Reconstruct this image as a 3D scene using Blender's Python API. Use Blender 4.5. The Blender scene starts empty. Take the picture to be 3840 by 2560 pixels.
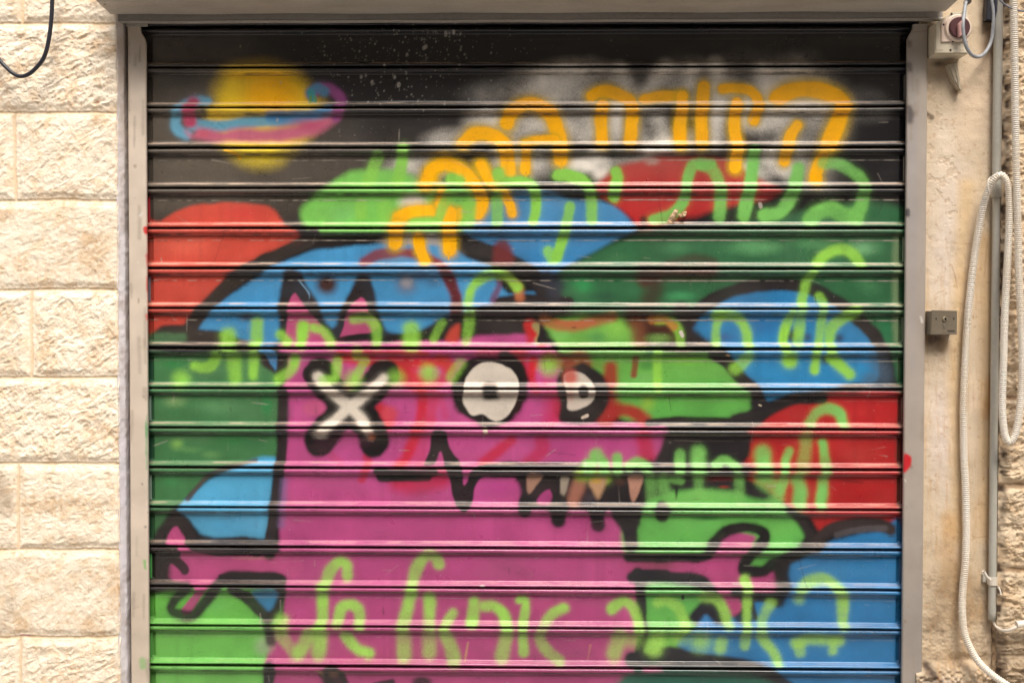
import bpy, bmesh, math, random
import numpy as np
from mathutils import Vector, Matrix

# ---------------------------------------------------------------- camera
SC = bpy.context.scene
ZG = 2.32                                   # height of the first slat joint above the street
CAM = np.array([0.01286, -2.86919, ZG-0.73219])
PITCH, ROLL, YAW = -0.0184748, -0.0014801, 0.0157895
FPX = 3840*35/36
def _rot(rx, ry, rz):
    c, s = math.cos, math.sin
    X = np.array([[1, 0, 0], [0, c(rx), -s(rx)], [0, s(rx), c(rx)]])
    Y = np.array([[c(ry), 0, s(ry)], [0, 1, 0], [-s(ry), 0, c(ry)]])
    Z = np.array([[c(rz), -s(rz), 0], [s(rz), c(rz), 0], [0, 0, 1]])
    return Z @ X @ Y
RM = _rot(PITCH, ROLL, YAW)
cd = bpy.data.cameras.new("camera"); cam = bpy.data.objects.new("camera", cd); SC.collection.objects.link(cam)
cd.sensor_width = 36; cd.lens = 35; cd.clip_start = .05; cd.clip_end = 500
cam.matrix_world = Matrix([[RM[0, 0], RM[0, 2], -RM[0, 1], CAM[0]], [RM[1, 0], RM[1, 2], -RM[1, 1], CAM[1]],
                           [RM[2, 0], RM[2, 2], -RM[2, 1], CAM[2]], [0, 0, 0, 1]])
SC.camera = cam

# ---------------------------------------------------------------- sky, one soft sun, exposure
SUN_EL, SUN_AZ = math.radians(58), math.radians(168)        # azimuth clockwise from +Y; the light falls from in front of the wall
W = bpy.data.worlds.new("World"); SC.world = W; W.use_nodes = True
nt = W.node_tree; bg = nt.nodes["Background"]
sky = nt.nodes.new("ShaderNodeTexSky"); sky.sky_type = 'NISHITA'; sky.sun_disc = False
sky.sun_elevation = SUN_EL; sky.sun_rotation = SUN_AZ; sky.air_density = 1.0; sky.dust_density = 3.0; sky.ozone_density = 1.0
hs = nt.nodes.new("ShaderNodeHueSaturation"); hs.inputs["Saturation"].default_value = .6      # a milky, overcast sky
nt.links.new(sky.outputs[0], hs.inputs["Color"]); nt.links.new(hs.outputs[0], bg.inputs[0])
bg.inputs[1].default_value = .12
sl = bpy.data.lights.new("sun", 'SUN'); sun = bpy.data.objects.new("sun", sl); SC.collection.objects.link(sun)
sl.energy = 1.5; sl.angle = math.radians(26); sl.color = (1, .945, .87)
sd = Vector((math.sin(SUN_AZ)*math.cos(SUN_EL), math.cos(SUN_AZ)*math.cos(SUN_EL), math.sin(SUN_EL)))
sun.rotation_euler = sd.to_track_quat('Z', 'Y').to_euler()
sun.location = (0, -3, 8)
SC.view_settings.view_transform = 'Standard'; SC.view_settings.look = 'None'; SC.view_settings.gamma = 1
SC.view_settings.exposure = 1.2
SC.cycles.max_bounces = 5; SC.cycles.diffuse_bounces = 3; SC.cycles.glossy_bounces = 3
SC.cycles.use_denoising = True
SC.cycles.sample_clamp_indirect = 8

# ---------------------------------------------------------------- where a photo pixel lies on a plane d metres in front of the shutter
def at(x, y, d=0.0):
    v = RM @ np.array([(x-1920)/FPX, 1.0, -(y-1280)/FPX])
    t = (-d-CAM[1])/v[1]
    return Vector(CAM+v*t)
def to_px(x, y, z):
    """photo pixels of world points (arrays)"""
    P = np.stack(np.broadcast_arrays(x-CAM[0], y-CAM[1], z-CAM[2]), -1) @ RM
    return 1920+FPX*P[..., 0]/P[..., 1], 1280-FPX*P[..., 2]/P[..., 1]
# ---------------------------------------------------------------- spray paint laid on the shutter
def vnoise(nx, ny, cell, rng, octs=3, gain=.5):
    """smooth value noise on an nx*ny grid, about -1..1"""
    out = np.zeros((ny, nx), np.float32); amp = 1.0; tot = 0
    for o in range(octs):
        cxs = cell[0]/2**o; cys = cell[1]/2**o
        gx = np.arange(nx)/max(cxs, 1.01); gy = np.arange(ny)/max(cys, 1.01)
        g = rng.uniform(-1, 1, (int(gy[-1])+3, int(gx[-1])+3)).astype(np.float32)
        ix = gx.astype(int); fx = (gx-ix).astype(np.float32); fx = fx*fx*(3-2*fx)
        iy = gy.astype(int); fy = (gy-iy).astype(np.float32); fy = (fy*fy*(3-2*fy))[:, None]
        top = g[iy][:, ix]*(1-fx)+g[iy][:, ix+1]*fx
        bot = g[iy+1][:, ix]*(1-fx)+g[iy+1][:, ix+1]*fx
        out += amp*(top*(1-fy)+bot*fy); tot += amp; amp *= gain
    return out/tot*1.6

def canvas(x0, y0, x1, y1, step, seed):
    """a fresh surface to spray on, laid out in photo pixels on the wall plane"""
    global STEP, CX0, CY0, NX, NY, GX, GY, RNG, JIT, DENS, FINE, CAN
    STEP, CX0, CY0 = step, float(x0), float(y0)
    NX, NY = int((x1-x0)/step)+1, int((y1-y0)/step)+1
    GX = (CX0+np.arange(NX)*step).astype(np.float32); GY = (CY0+np.arange(NY)*step).astype(np.float32)
    RNG = np.random.default_rng(seed); q = 2.5/step
    JIT = vnoise(NX, NY, (26*q, 26*q), RNG, 3); DENS = vnoise(NX, NY, (60*q, 40*q), RNG, 4)
    FINE = RNG.uniform(-1, 1, (NY, NX)).astype(np.float32)
    CAN = np.zeros((NY, NX, 3), np.float32)

def sample(px, py):
    """bilinear look-up of the sprayed colour at photo pixels"""
    fx = np.clip((px-CX0)/STEP, 0, NX-1.001); fy = np.clip((py-CY0)/STEP, 0, NY-1.001)
    ix = fx.astype(int); iy = fy.astype(int); fx = (fx-ix)[..., None]; fy = (fy-iy)[..., None]
    return (CAN[iy, ix]*(1-fx)+CAN[iy, ix+1]*fx)*(1-fy)+(CAN[iy+1, ix]*(1-fx)+CAN[iy+1, ix+1]*fx)*fy

TAGS = dict(A=(480, 60, 2.45), B=(1280, 60, 2.45), C=(2080, 60, 2.45), D=(2880, 0, 2.45),
            E=(500, 560, 1.96), F=(1500, 560, 1.96), G=(2400, 560, 1.96), H=(500, 1200, 1.96),
            I=(1500, 1200, 1.96), J=(2400, 1200, 1.96), K=(500, 1760, 1.96), L=(1500, 1760, 1.96),
            M=(2400, 1760, 1.96), P=(0, 0, .6125))

def lin(c):
    c = np.asarray(c, np.float32)/255
    return np.where(c < .04045, c/12.92, ((c+.055)/1.055)**2.4).astype(np.float32)

def cv(t, pts):
    x, y, s = TAGS[t]
    return np.array([(x+a/s, y+b/s) for a, b in pts], np.float32)

def crom(p, n=6, closed=False):
    """Catmull-Rom through the points"""
    if len(p) < 3: return p
    q = np.vstack([p[-1:], p, p[:2]]) if closed else np.vstack([2*p[0]-p[1], p, 2*p[-1]-p[-2]])
    t = np.linspace(0, 1, n, endpoint=False)[:, None]; out = []
    for i in range(1, len(q)-2):
        a, b, c, d = q[i-1], q[i], q[i+1], q[i+2]
        out.append(.5*(2*b+(c-a)*t+(2*a-5*b+4*c-d)*t**2+(3*b-a-3*c+d)*t**3))
    r = np.vstack(out)
    return r.astype(np.float32) if closed else np.vstack([r, p[-1:]]).astype(np.float32)

def window(x0, y0, x1, y1):
    i0 = max(0, int((x0-CX0)/STEP)); i1 = min(NX, int((x1-CX0)/STEP)+2)
    j0 = max(0, int((y0-CY0)/STEP)); j1 = min(NY, int((y1-CY0)/STEP)+2)
    return i0, i1, j0, j1

def segdist(X, Y, p, closed=False):
    best = np.full((len(Y), len(X)), 1e9, np.float32)
    q = np.vstack([p, p[:1]]) if closed else p
    x = X[None, :]; y = Y[:, None]
    if len(q) == 1: return np.hypot(x-q[0][0], y-q[0][1])
    for a, b in zip(q[:-1], q[1:]):
        d = b-a; l2 = float(d @ d)+1e-6
        t = np.clip(((x-a[0])*d[0]+(y-a[1])*d[1])/l2, 0, 1)
        np.minimum(best, (x-a[0]-t*d[0])**2+(y-a[1]-t*d[1])**2, out=best)
    return np.sqrt(best)

def lay(w, cov, col, a, dens=.12):
    i0, i1, j0, j1 = w
    c = np.clip(cov, 0, 1); c = c*c*(3-2*c)*a
    c = np.clip(c*(1+dens*DENS[j0:j1, i0:i1]), 0, 1)
    # grain where the spray thins out
    c = np.clip(c+FINE[j0:j1, i0:i1]*.22*c*(1-c)*4*.5, 0, 1)[..., None]
    CAN[j0:j1, i0:i1] = CAN[j0:j1, i0:i1]*(1-c)+col*c

def S(t, pts, r, col, soft=.55, a=1.0, jit=1.6, dens=.12):
    """one pass of the can: r is the half width in the tag's own units; soft is the share of r that fades"""
    if len(pts) == 1 and r > 30: soft = 1.5; a *= .9
    r = r/TAGS[t][2]; p = cv(t, pts); p = crom(p)
    m = r*2.4+14
    w = window(p[:, 0].min()-m, p[:, 1].min()-m, p[:, 0].max()+m, p[:, 1].max()+m)
    i0, i1, j0, j1 = w
    if i1 <= i0 or j1 <= j0: return
    d = segdist(GX[i0:i1], GY[j0:j1], p)+jit*2.2*JIT[j0:j1, i0:i1]
    sw = max(r*soft*1.35, 3.0)
    if r > 13 and a > .4: lay(w, (r*2.3-d)/(r*1.9), lin(col), a*.2, .6)          # the mist round each pass
    lay(w, (r+sw*.5-d)/sw, lin(col), a, dens)

def F(t, pts, col, soft=9, a=1.0, col2=None, jit=2.0, smooth=True, dens=.06):
    """a filled, soft-edged area; col2 gives the colour it drifts to at its bottom"""
    p = cv(t, pts); p = crom(p, 4, True) if smooth else p
    soft *= 2.5 if soft >= 9 else 1.4; m = soft+10
    w = window(p[:, 0].min()-m, p[:, 1].min()-m, p[:, 0].max()+m, p[:, 1].max()+m)
    i0, i1, j0, j1 = w
    if i1 <= i0 or j1 <= j0: return
    X, Y = GX[i0:i1], GY[j0:j1]
    d = segdist(X, Y, p, True)
    ins = np.zeros(d.shape, bool); x = X[None, :]; y = Y[:, None]
    q = np.vstack([p, p[:1]])
    for a_, b_ in zip(q[:-1], q[1:]):
        if a_[1] == b_[1]: continue
        cr = ((a_[1] > y) != (b_[1] > y)) & (x < (b_[0]-a_[0])*(y-a_[1])/(b_[1]-a_[1])+a_[0])
        ins ^= cr
    d = np.where(ins, -d, d)+jit*2.2*JIT[j0:j1, i0:i1]
    c = lin(col)
    if col2 is not None:
        k = np.clip((Y-p[:, 1].min())/(np.ptp(p[:, 1])+1e-3), 0, 1)[:, None, None]
        c = lin(col)*(1-k)+lin(col2)*k
    lay(w, (soft*.5-d)/soft, c, a, dens)

def B(t, x, y, rx, ry, col, a=1.0, soft=1.0, dens=.25):
    """a cloud of paint, fading over the share `soft` of its radius"""
    s = TAGS[t][2]; (px, py), = cv(t, [(x, y)]); rx /= s; ry /= s
    w = window(px-rx*1.1, py-ry*1.1, px+rx*1.1, py+ry*1.1); i0, i1, j0, j1 = w
    if i1 <= i0 or j1 <= j0: return
    d = np.hypot((GX[i0:i1][None, :]-px)/rx, (GY[j0:j1][:, None]-py)/ry)+.06*JIT[j0:j1, i0:i1]
    lay(w, (1-d)/soft, lin(col), a, dens)

BLK = (25, 21, 22); RED = (206, 80, 64); RED2 = (180, 38, 38); LG = (118, 190, 82); LG2 = (98, 170, 78)
DG = (50, 104, 66); BLU = (70, 146, 194); BLU2 = (44, 122, 176); PNK = (190, 78, 138); PNK2 = (174, 70, 116)
ORG = (255, 182, 0); YEL = (250, 206, 28); GRN = (136, 200, 78); GR2 = (146, 204, 112); WHT = (214, 202, 186)

def paint_shutter():
    canvas(530, 50, 3440, 2660, 2.5, 7)
    CAN[:] = lin((22, 21, 24))
    # ---- grey-brown reflection painted over the black, with some dust
    B('P', 300, 300, 760, 330, (104, 95, 83), .95); B('P', 420, 400, 700, 190, (100, 90, 79), .8)
    B('P', 330, 110, 420, 80, (76, 68, 64), .7); B('P', 700, 300, 500, 60, (62, 56, 53), .6)
    B('P', 900, 385, 420, 50, (76, 68, 62), .7)
    F('P', [(690, 60), (2090, 55), (2090, 150), (1500, 150), (1150, 165), (1000, 240), (800, 250), (700, 180)], (20, 20, 24), 60, .93)
    B('P', 620, 130, 90, 45, (40, 36, 36), .7)
    B('P', 1000, 300, 260, 60, (44, 39, 39), .7)
    # ---- pale mist behind the orange lettering
    for x, y, rx, ry, a in [(1150, 215, 120, 50, .5), (1260, 195, 130, 60, .75), (1330, 165, 120, 45, .7), (1420, 230, 170, 90, .7), (1590, 200, 170, 80, .65),
                            (1740, 220, 200, 120, .72), (1840, 250, 150, 150, .75), (1240, 300, 130, 70, .8), (1050, 320, 110, 40, .7), (1130, 280, 90, 50, .8),
                            (1400, 300, 120, 60, .8), (1560, 330, 170, 50, .6), (1340, 375, 90, 35, .85), (1480, 370, 110, 40, .75), (1700, 400, 110, 50, .8), (1880, 400, 90, 60, .8),
                            (960, 385, 130, 40, .75), (1000, 470, 110, 60, .85), (980, 560, 120, 50, .85), (1200, 370, 120, 60, .75), (1800, 360, 90, 60, .9), (1970, 240, 100, 60, .3)]:
        B('P', x, y, rx, ry, (232, 224, 210), min(1, a*.95), 1, .7)
    for x, y, rx, ry, a in [(1370, 240, 60, 30, .6), (1545, 235, 60, 40, .7), (1470, 180, 60, 25, .6), (1310, 345, 70, 30, .7), (1640, 175, 60, 30, .5), (1560, 390, 90, 30, .5), (1850, 340, 60, 30, .4),
                            (1440, 285, 70, 35, .6), (1180, 390, 60, 30, .5)]:
        B('P', x, y, rx, ry, (56, 50, 48), a, .9, .4)
    for pts, r, a in (([(600, 500), (650, 640), (640, 780)], 60, .7), ([(1480, 470), (1500, 640), (1490, 900)], 60, .7), ([(1020, 480), (920, 600), (880, 720)], 60, .7), ([(60, 540), (40, 700), (-60, 800)], 70, .6), ([(1900, 500), (1960, 640), (1980, 800)], 60, .7),
                      ([(560, 900), (580, 1150)], 50, .6), ([(960, 950), (1010, 1160)], 60, .7), ([(1480, 950), (1460, 1160)], 60, .6), ([(1260, 500), (1240, 620)], 40, .6), ([(-40, 950), (200, 1000), (340, 980)], 70, .5), ([(1750, 960), (1900, 1000), (2050, 940)], 70, .5), ([(860, 1250), (900, 1330)], 60, .8), ([(400, 1340), (430, 1430)], 70, .9), ([(1980, 1300), (2140, 1430)], 60, .8)):
        S('C', pts, r, (226, 218, 204), 1.6, a, dens=.5)
    # ---- ringed planet
    F('A', [(790, 830), (800, 720), (850, 600), (930, 510), (1080, 465), (1240, 455), (1400, 480), (1530, 540), (1640, 640), (1690, 760), (1760, 800), (1740, 880),
            (1620, 1120), (1450, 1270), (1360, 1335), (1200, 1370), (1050, 1330), (970, 1260), (880, 1160), (800, 980), (740, 930), (745, 850)], YEL, 40, 1, (236, 206, 40))
    B('A', 1330, 720, 380, 250, (252, 184, 0), .95, .7); B('A', 1220, 560, 420, 60, (240, 180, 16), .7)
    S('A', [(800, 930), (830, 990)], 60, YEL, .7)
    S('A', [(730, 790), (620, 785), (520, 830), (450, 910), (435, 1000), (480, 1060), (540, 1090)], 46, (110, 172, 198), .9)
    S('A', [(600, 1000), (720, 1015), (900, 1010), (1100, 975), (1400, 955), (1650, 945), (1840, 895)], 52, (104, 166, 190), .7)
    S('A', [(1300, 930), (1600, 925), (1850, 890)], 40, (60, 130, 190), .9, .8)
    F('A', [(530, 1060), (600, 1090), (640, 1035), (720, 1040), (860, 1065), (1000, 1030), (1300, 1040), (1500, 1015), (1700, 960), (1860, 910), (1960, 880),
            (1900, 980), (1720, 1085), (1500, 1140), (1200, 1160), (900, 1155), (640, 1135), (560, 1110)], (202, 104, 130), 16)
    B('A', 1650, 1000, 260, 90, (196, 72, 112), .8); B('A', 690, 1085, 90, 60, (212, 100, 120), .8)
    S('A', [(1690, 720), (1760, 660), (1860, 670), (1950, 750), (1960, 840), (1910, 930)], 46, (146, 66, 128), .8, .95)
    S('A', [(1680, 700), (1740, 660), (1800, 690)], 46, (70, 134, 168), .8, .9); S('A', [(1680, 700), (1690, 760)], 30, (60, 150, 150), .7)
    S('A', [(1720, 740), (1722, 800)], 10, (90, 150, 110), .5); S('A', [(1680, 740), (1676, 810)], 7, (110, 150, 60), .5)
    S('A', [(600, 800), (560, 880), (570, 970)], 54, (190, 70, 104), .8); B('A', 700, 880, 60, 60, (60, 54, 50), .8)
    S('A', [(900, 1240), (1000, 1270), (1030, 1310)], 12, (236, 176, 10), .5)
    # ---- red, upper left
    F('E', [(60, 570), (200, 525), (350, 445), (520, 405), (800, 395), (1000, 425), (1080, 500), (1120, 555), (1200, 600), (1290, 680), (1150, 740),
            (1000, 800), (850, 850), (700, 920), (640, 1000), (560, 1090), (470, 1180), (430, 1230), (390, 1290), (220, 1297), (190, 1340), (150, 1355), (60, 1340)], RED, 9, 1, (200, 72, 58))
    B('E', 350, 700, 420, 160, (220, 98, 78), .7); B('E', 820, 470, 260, 80, (208, 64, 58), .6)
    # ---- light green, upper middle
    F('E', [(1230, 450), (1300, 365), (1400, 300), (1480, 235), (1600, 172), (1750, 150), (1900, 150), (2050, 190), (2200, 240), (2500, 280), (2560, 400), (2520, 560),
            (2400, 610), (2150, 615), (1900, 622), (1500, 625), (1330, 620), (1280, 570), (1235, 530)], (122, 194, 88), 14, 1, (120, 194, 84))
    B('E', 1540, 480, 160, 110, (126, 200, 108), .7); B('E', 2060, 395, 150, 90, (222, 212, 196), .95, .8); B('E', 2150, 210, 170, 70, (150, 150, 128), .7)
    B('E', 1930, 580, 90, 60, (200, 205, 190), .6)
    # ---- black band under it and grey mist
    F('E', [(1230, 610), (1340, 640), (1600, 632), (1880, 632), (2300, 640), (2380, 760), (2100, 740), (1700, 700), (1400, 745), (1150, 800), (1100, 740), (1240, 690)], BLK, 14)
    B('E', 2080, 690, 330, 90, (160, 154, 152), .95, .6); B('F', 300, 700, 170, 80, (160, 156, 152), .9)
    # ---- blue dome, middle
    F('F', [(490, 640), (480, 540), (620, 430), (720, 355), (870, 322), (1100, 318), (1240, 365), (1330, 372), (1490, 380), (1600, 430), (1690, 510), (1735, 580), (1700, 620),
            (1600, 660), (1450, 740), (1330, 800), (1200, 880), (1100, 930), (1000, 880), (850, 830), (650, 720)], (78, 138, 180), 11, 1, BLU2)
    B('F', 600, 430, 130, 110, (130, 160, 150), .6)
    # ---- red, upper right
    F('F', [(1420, 300), (1480, 225), (1600, 130), (1750, 80), (1950, 40), (2400, 70), (2580, 180), (2690, 250), (2800, 310), (2690, 360), (2500, 405), (2350, 445),
            (2150, 490), (1960, 540), (1830, 590), (1740, 560), (1690, 500), (1610, 430), (1520, 375)], (172, 66, 58), 14, 1, (186, 34, 38))
    B('F', 2000, 100, 300, 80, (168, 74, 66), .6); B('F', 1850, 90, 90, 50, (170, 158, 146), .7); B('F', 1480, 120, 90, 60, (176, 170, 160), .6)
    S('F', [(1790, 520), (1785, 800), (1790, 1140)], 26, (84, 36, 32), 1.1, .95)
    # ---- dark green field, right
    F('F', [(1210, 880), (1400, 785), (1600, 675), (1800, 620), (1960, 600), (2350, 560), (2700, 500), (3100, 440), (3700, 440), (3760, 1300), (3740, 1950), (3590, 1700),
            (3400, 1400), (2900, 1050), (2400, 1130), (2150, 1200), (1700, 1225), (1300, 1200), (1180, 1120), (1150, 960)], DG, 16, .97, (46, 100, 62))
    for x, y, rx, ry, c, a in [(2000, 720, 190, 70, (64, 122, 78), .6), (1600, 800, 160, 60, (58, 104, 66), .6), (2600, 720, 300, 90, (82, 136, 88), .7), (3050, 680, 260, 90, (72, 124, 78), .6),
                               (3400, 720, 200, 90, (92, 142, 98), .6), (1350, 1000, 120, 90, (44, 124, 70), .6), (2050, 1080, 170, 60, (60, 134, 84), .7), (3450, 1000, 150, 110, (64, 118, 76), .7),
                               (2500, 1000, 260, 60, (40, 88, 58), .5), (3560, 1350, 110, 200, (36, 112, 72), .6), (1500, 1080, 160, 60, (40, 78, 54), .6)]:
        B('F', x, y, rx, ry, tuple(min(255, int(v*1.12)) for v in c), min(1, a*1.35), 1, .6)
    S('G', [(1890, 640), (1880, 900), (1890, 1400)], 26, (128, 150, 108), 1.3, .7); S('J', [(1900, 0), (1905, 430)], 14, (120, 150, 110), 1.3, .5)
    S('F', [(1800, 960), (1950, 900), (2100, 905), (2280, 900)], 46, (88, 36, 32), 1.3, .8); S('F', [(1800, 900), (1870, 1000), (1840, 1100)], 60, (66, 38, 34), 1.3, .7)
    S('F', [(1960, 850), (2150, 800), (2300, 830)], 30, (64, 52, 44), 1.4, .6)
    B('G', 1850, 330, 300, 130, (38, 34, 34), .8); B('G', 900, 470, 500, 90, (44, 42, 40), .8); B('G', 1480, 200, 500, 120, (40, 36, 36), .7)
    B('G', 1300, 500, 400, 60, (70, 110, 80), .6)
    # ---- big blue head, left
    F('E', [(478, 1315), (540, 1220), (620, 1130), (780, 1030), (920, 940), (1000, 872), (1130, 810), (1300, 752), (1500, 722), (1800, 700), (2100, 700), (2330, 720), (2450, 795),
            (2620, 860), (2660, 930), (2760, 1060), (2940, 1050), (2900, 1110), (2560, 1150), (2420, 1220), (2300, 1260), (2150, 1340), (1960, 1420), (1560, 1440), (1060, 1440), (1060, 1540), (1040, 1640), (960, 1540),
            (900, 1450), (860, 1415), (740, 1375), (640, 1335), (520, 1335)], BLU, 9, 1, (64, 138, 186))
    B('E', 1900, 800, 260, 60, (130, 160, 176), .5)
    # purple dusk over the blue between the right spikes
    B('F', 160, 930, 220, 70, (80, 84, 110), .7)
    S('E', [(1330, 630), (1230, 700), (1080, 770), (920, 845), (810, 915), (700, 1000), (610, 1085), (510, 1185), (450, 1260), (410, 1330)], 50, (52, 44, 40), .5)
    F('E', [(150, 1350), (220, 1300), (400, 1295), (470, 1320), (620, 1345), (760, 1400), (900, 1440), (940, 1500), (980, 1570), (1040, 1640), (940, 1640), (860, 1560), (700, 1470), (500, 1450), (150, 1430)], (58, 50, 46), 9)
    S('F', [(430, 670), (560, 720), (700, 765), (830, 840), (930, 900), (1010, 970), (1080, 1040), (1130, 1110)], 56, (40, 36, 37), .5)
    S('F', [(720, 1120), (900, 1100), (1080, 1110), (1240, 1120)], 36, (40, 34, 36), .7); S('F', [(1080, 950), (1150, 990), (1130, 1060)], 50, (46, 50, 60), 1, .8)
    F('F', [(700, 690), (770, 675), (820, 740), (830, 850), (690, 850), (680, 760)], (108, 38, 40), 12, .92)
    S('E', [(1700, 830), (1800, 775), (1950, 760), (2080, 770), (2230, 830), (2310, 920), (2340, 1010), (2380, 1100), (2370, 1250)], 34, (136, 44, 48), .9, .92)
    S('F', [(330, 910), (380, 1000), (415, 1110), (410, 1260), (380, 1340)], 40, (88, 34, 38), .8, .9)
    S('F', [(720, 920), (730, 1000), (680, 1110)], 24, (110, 60, 90), 1.2, .8); S('F', [(780, 930), (860, 1000), (880, 1090)], 28, (190, 110, 70), 1.2, .8)
    B('E', 1420, 990, 120, 110, (64, 42, 40), .95, .8); B('E', 2010, 990, 130, 120, (104, 108, 124), .95, .9); B('E', 2010, 980, 70, 70, (160, 154, 156), .9, .9)
    B('E', 2200, 980, 120, 60, (70, 76, 96), .5); B('E', 840, 1230, 110, 60, (66, 62, 70), .8)
    # ---- black spikes with pink showing inside
    F('E', [(1105, 905), (1230, 905), (1270, 1000), (1340, 1100), (1390, 1160), (1395, 1215), (1440, 1285), (1470, 1300), (1505, 1230), (1550, 1130), (1600, 1030), (1650, 925),
            (1730, 925), (1762, 1010), (1790, 1110), (1803, 1180), (1830, 1270), (1870, 1335), (2000, 1350), (2150, 1310), (2280, 1232), (2430, 1200), (2560, 1230), (2930, 1230), (2930, 1440), (1110, 1440), (1075, 1400), (1070, 1220)], (42, 36, 37), 9)
    F('E', [(1140, 1150), (1155, 1090), (1190, 1055), (1230, 1110), (1280, 1160), (1330, 1225), (1400, 1305), (1460, 1385), (1500, 1402), (1530, 1330), (1560, 1230), (1620, 1130), (1675, 1085),
            (1720, 1130), (1740, 1200), (1780, 1240), (1800, 1300), (1750, 1340), (1640, 1360), (1560, 1385), (1510, 1440), (1130, 1440), (1125, 1300)], (180, 76, 118), 8)
    S('E', [(1520, 1400), (1650, 1385), (1800, 1390), (2180, 1388)], 26, (30, 27, 28), .5, 1, 2.6)
    # ---- mid green, left
    F('H', [(100, 240), (560, 250), (900, 250), (960, 330), (1040, 380), (1075, 520), (1060, 760), (1050, 1010), (900, 1040), (700, 1090), (560, 1150), (460, 1240), (360, 1340), (260, 1420), (230, 1520), (150, 1620), (60, 1620), (60, 240)], (72, 126, 78), 12, 1, (62, 112, 68))
    for x, y, rx, ry, c, a in [(300, 320, 130, 70, (46, 128, 66), .7), (360, 430, 100, 50, (128, 192, 96), .7), (300, 600, 130, 70, (132, 168, 106), .6), (600, 640, 260, 90, (96, 146, 96), .6),
                               (980, 620, 60, 130, (44, 136, 74), .8), (720, 880, 220, 70, (44, 116, 60), .7), (320, 910, 80, 70, (124, 170, 84), .8), (400, 950, 160, 40, (100, 150, 86), .6), (270, 1180, 120, 70, (64, 132, 76), .7),
                               (880, 900, 160, 90, (56, 106, 66), .6), (560, 350, 250, 60, (90, 140, 90), .5), (580, 990, 120, 50, (110, 158, 92), .5)]:
        B('H', x, y, rx, ry, c, a, 1, .5)
    S('H', [(60, 130), (220, 130), (360, 125)], 34, (84, 124, 84), .9, .8)
    S('H', [(108, 240), (112, 800), (108, 1600)], 30, (26, 66, 56), 1.2, .7)
    # ---- pink body
    F('I', [(-850, 140), (-400, 165), (300, 150), (550, 120), (930, 110), (1060, 150), (1160, 260), (1180, 400), (1180, 740), (1860, 745), (1970, 850), (1930, 960), (1900, 1010), (1860, 1060),
            (1500, 1120), (1560, 1418), (1640, 1518), (1690, 1640), (1730, 1900), (1745, 2260), (1745, 2700), (-980, 2700), (-860, 2190), (-850, 1858), (-880, 1618), (-880, 1350), (-830, 800), (-850, 400)], PNK, 9, 1, (168, 68, 116))
    for x, y, rx, ry, c, a in [(-300, 1000, 500, 260, (190, 82, 144), .5), (600, 1250, 500, 160, (190, 78, 150), .5), (0, 1500, 800, 200, (176, 72, 124), .5), (400, 1900, 1100, 260, (174, 72, 122), .5),
                               (800, 2100, 900, 260, (160, 64, 106), .6), (-200, 2500, 900, 240, (160, 64, 106), .6), (1500, 950, 500, 200, (184, 66, 130), .5)]:
        B('I', x, y, rx, ry, c, a, 1, .4)
    # ---- red smears over the pink
    for pts, r, c, a in [([(-430, 270), (-200, 300), (60, 320), (340, 300)], 40, (196, 40, 50), .9), ([(-60, 330), (60, 400), (140, 470)], 60, (200, 50, 50), .85), ([(-430, 250), (-100, 240), (200, 250)], 22, (198, 44, 50), .8),
                         ([(170, 540), (160, 720), (110, 860), (50, 1010), (0, 1060)], 38, (196, 36, 52), .85), ([(250, 560), (230, 730)], 40, (196, 50, 80), .6), ([(300, 290), (350, 340)], 40, (196, 60, 50), .8),
                         ([(-150, 650), (-120, 720), (-90, 760)], 45, (206, 44, 52), .9), ([(-240, 760), (-180, 850)], 40, (190, 50, 60), .8), ([(-250, 1000), (-230, 1050), (-280, 1170)], 24, (196, 44, 70), .7),
                         ([(0, 1180), (120, 1200), (300, 1160)], 70, (190, 36, 72), .8), ([(820, 880), (720, 960), (620, 1040)], 36, (188, 32, 62), .75), ([(1040, 880), (1040, 960), (940, 1060)], 46, (184, 36, 74), .7),
                         ([(1150, 560), (1140, 720)], 40, (186, 36, 70), .7), ([(1790, 860), (1820, 1000)], 60, (186, 34, 70), .85), ([(980, 300), (960, 420)], 30, (204, 36, 48), .9), ([(860, 270), (900, 400)], 50, (200, 34, 48), .9),
                         ([(1040, 170), (980, 60), (950, 30)], 30, (196, 40, 44), .9), ([(380, 330), (330, 420), (250, 480)], 36, (194, 52, 60), .6), ([(60, 300), (20, 420), (60, 470)], 30, (190, 44, 52), .6), ([(600, 250), (900, 250)], 40, (186, 50, 70), .6), ([(960, 420), (1000, 520)], 30, (196, 44, 60), .6), ([(200, 730), (160, 900), (150, 1030)], 60, (190, 50, 84), .4), ([(300, 560), (330, 700)], 30, (196, 50, 90), .4), ([(1080, 480), (1110, 620), (1090, 740)], 50, (190, 44, 90), .5), ([(1290, 330), (1240, 400)], 36, (190, 50, 46), .7), ([(-440, 1050), (-500, 1000)], 30, (190, 60, 90), .3)]:
        S('I', pts, r, c, 1.0, a)
    F('I', [(930, 20), (1000, 20), (1000, 110), (985, 160), (940, 160)], (190, 40, 42), 12, .9)
    S('I', [(1000, 40), (1030, 100), (1010, 160)], 24, (146, 150, 96), 1, .8)
    F('I', [(1040, 10), (1075, 60), (1110, 120), (1150, 170), (1010, 170), (1025, 90)], (36, 32, 33), 6)
    F('I', [(330, 150), (370, 70), (430, 30), (440, 100), (420, 170)], (200, 74, 58), 10, .9)
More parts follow.
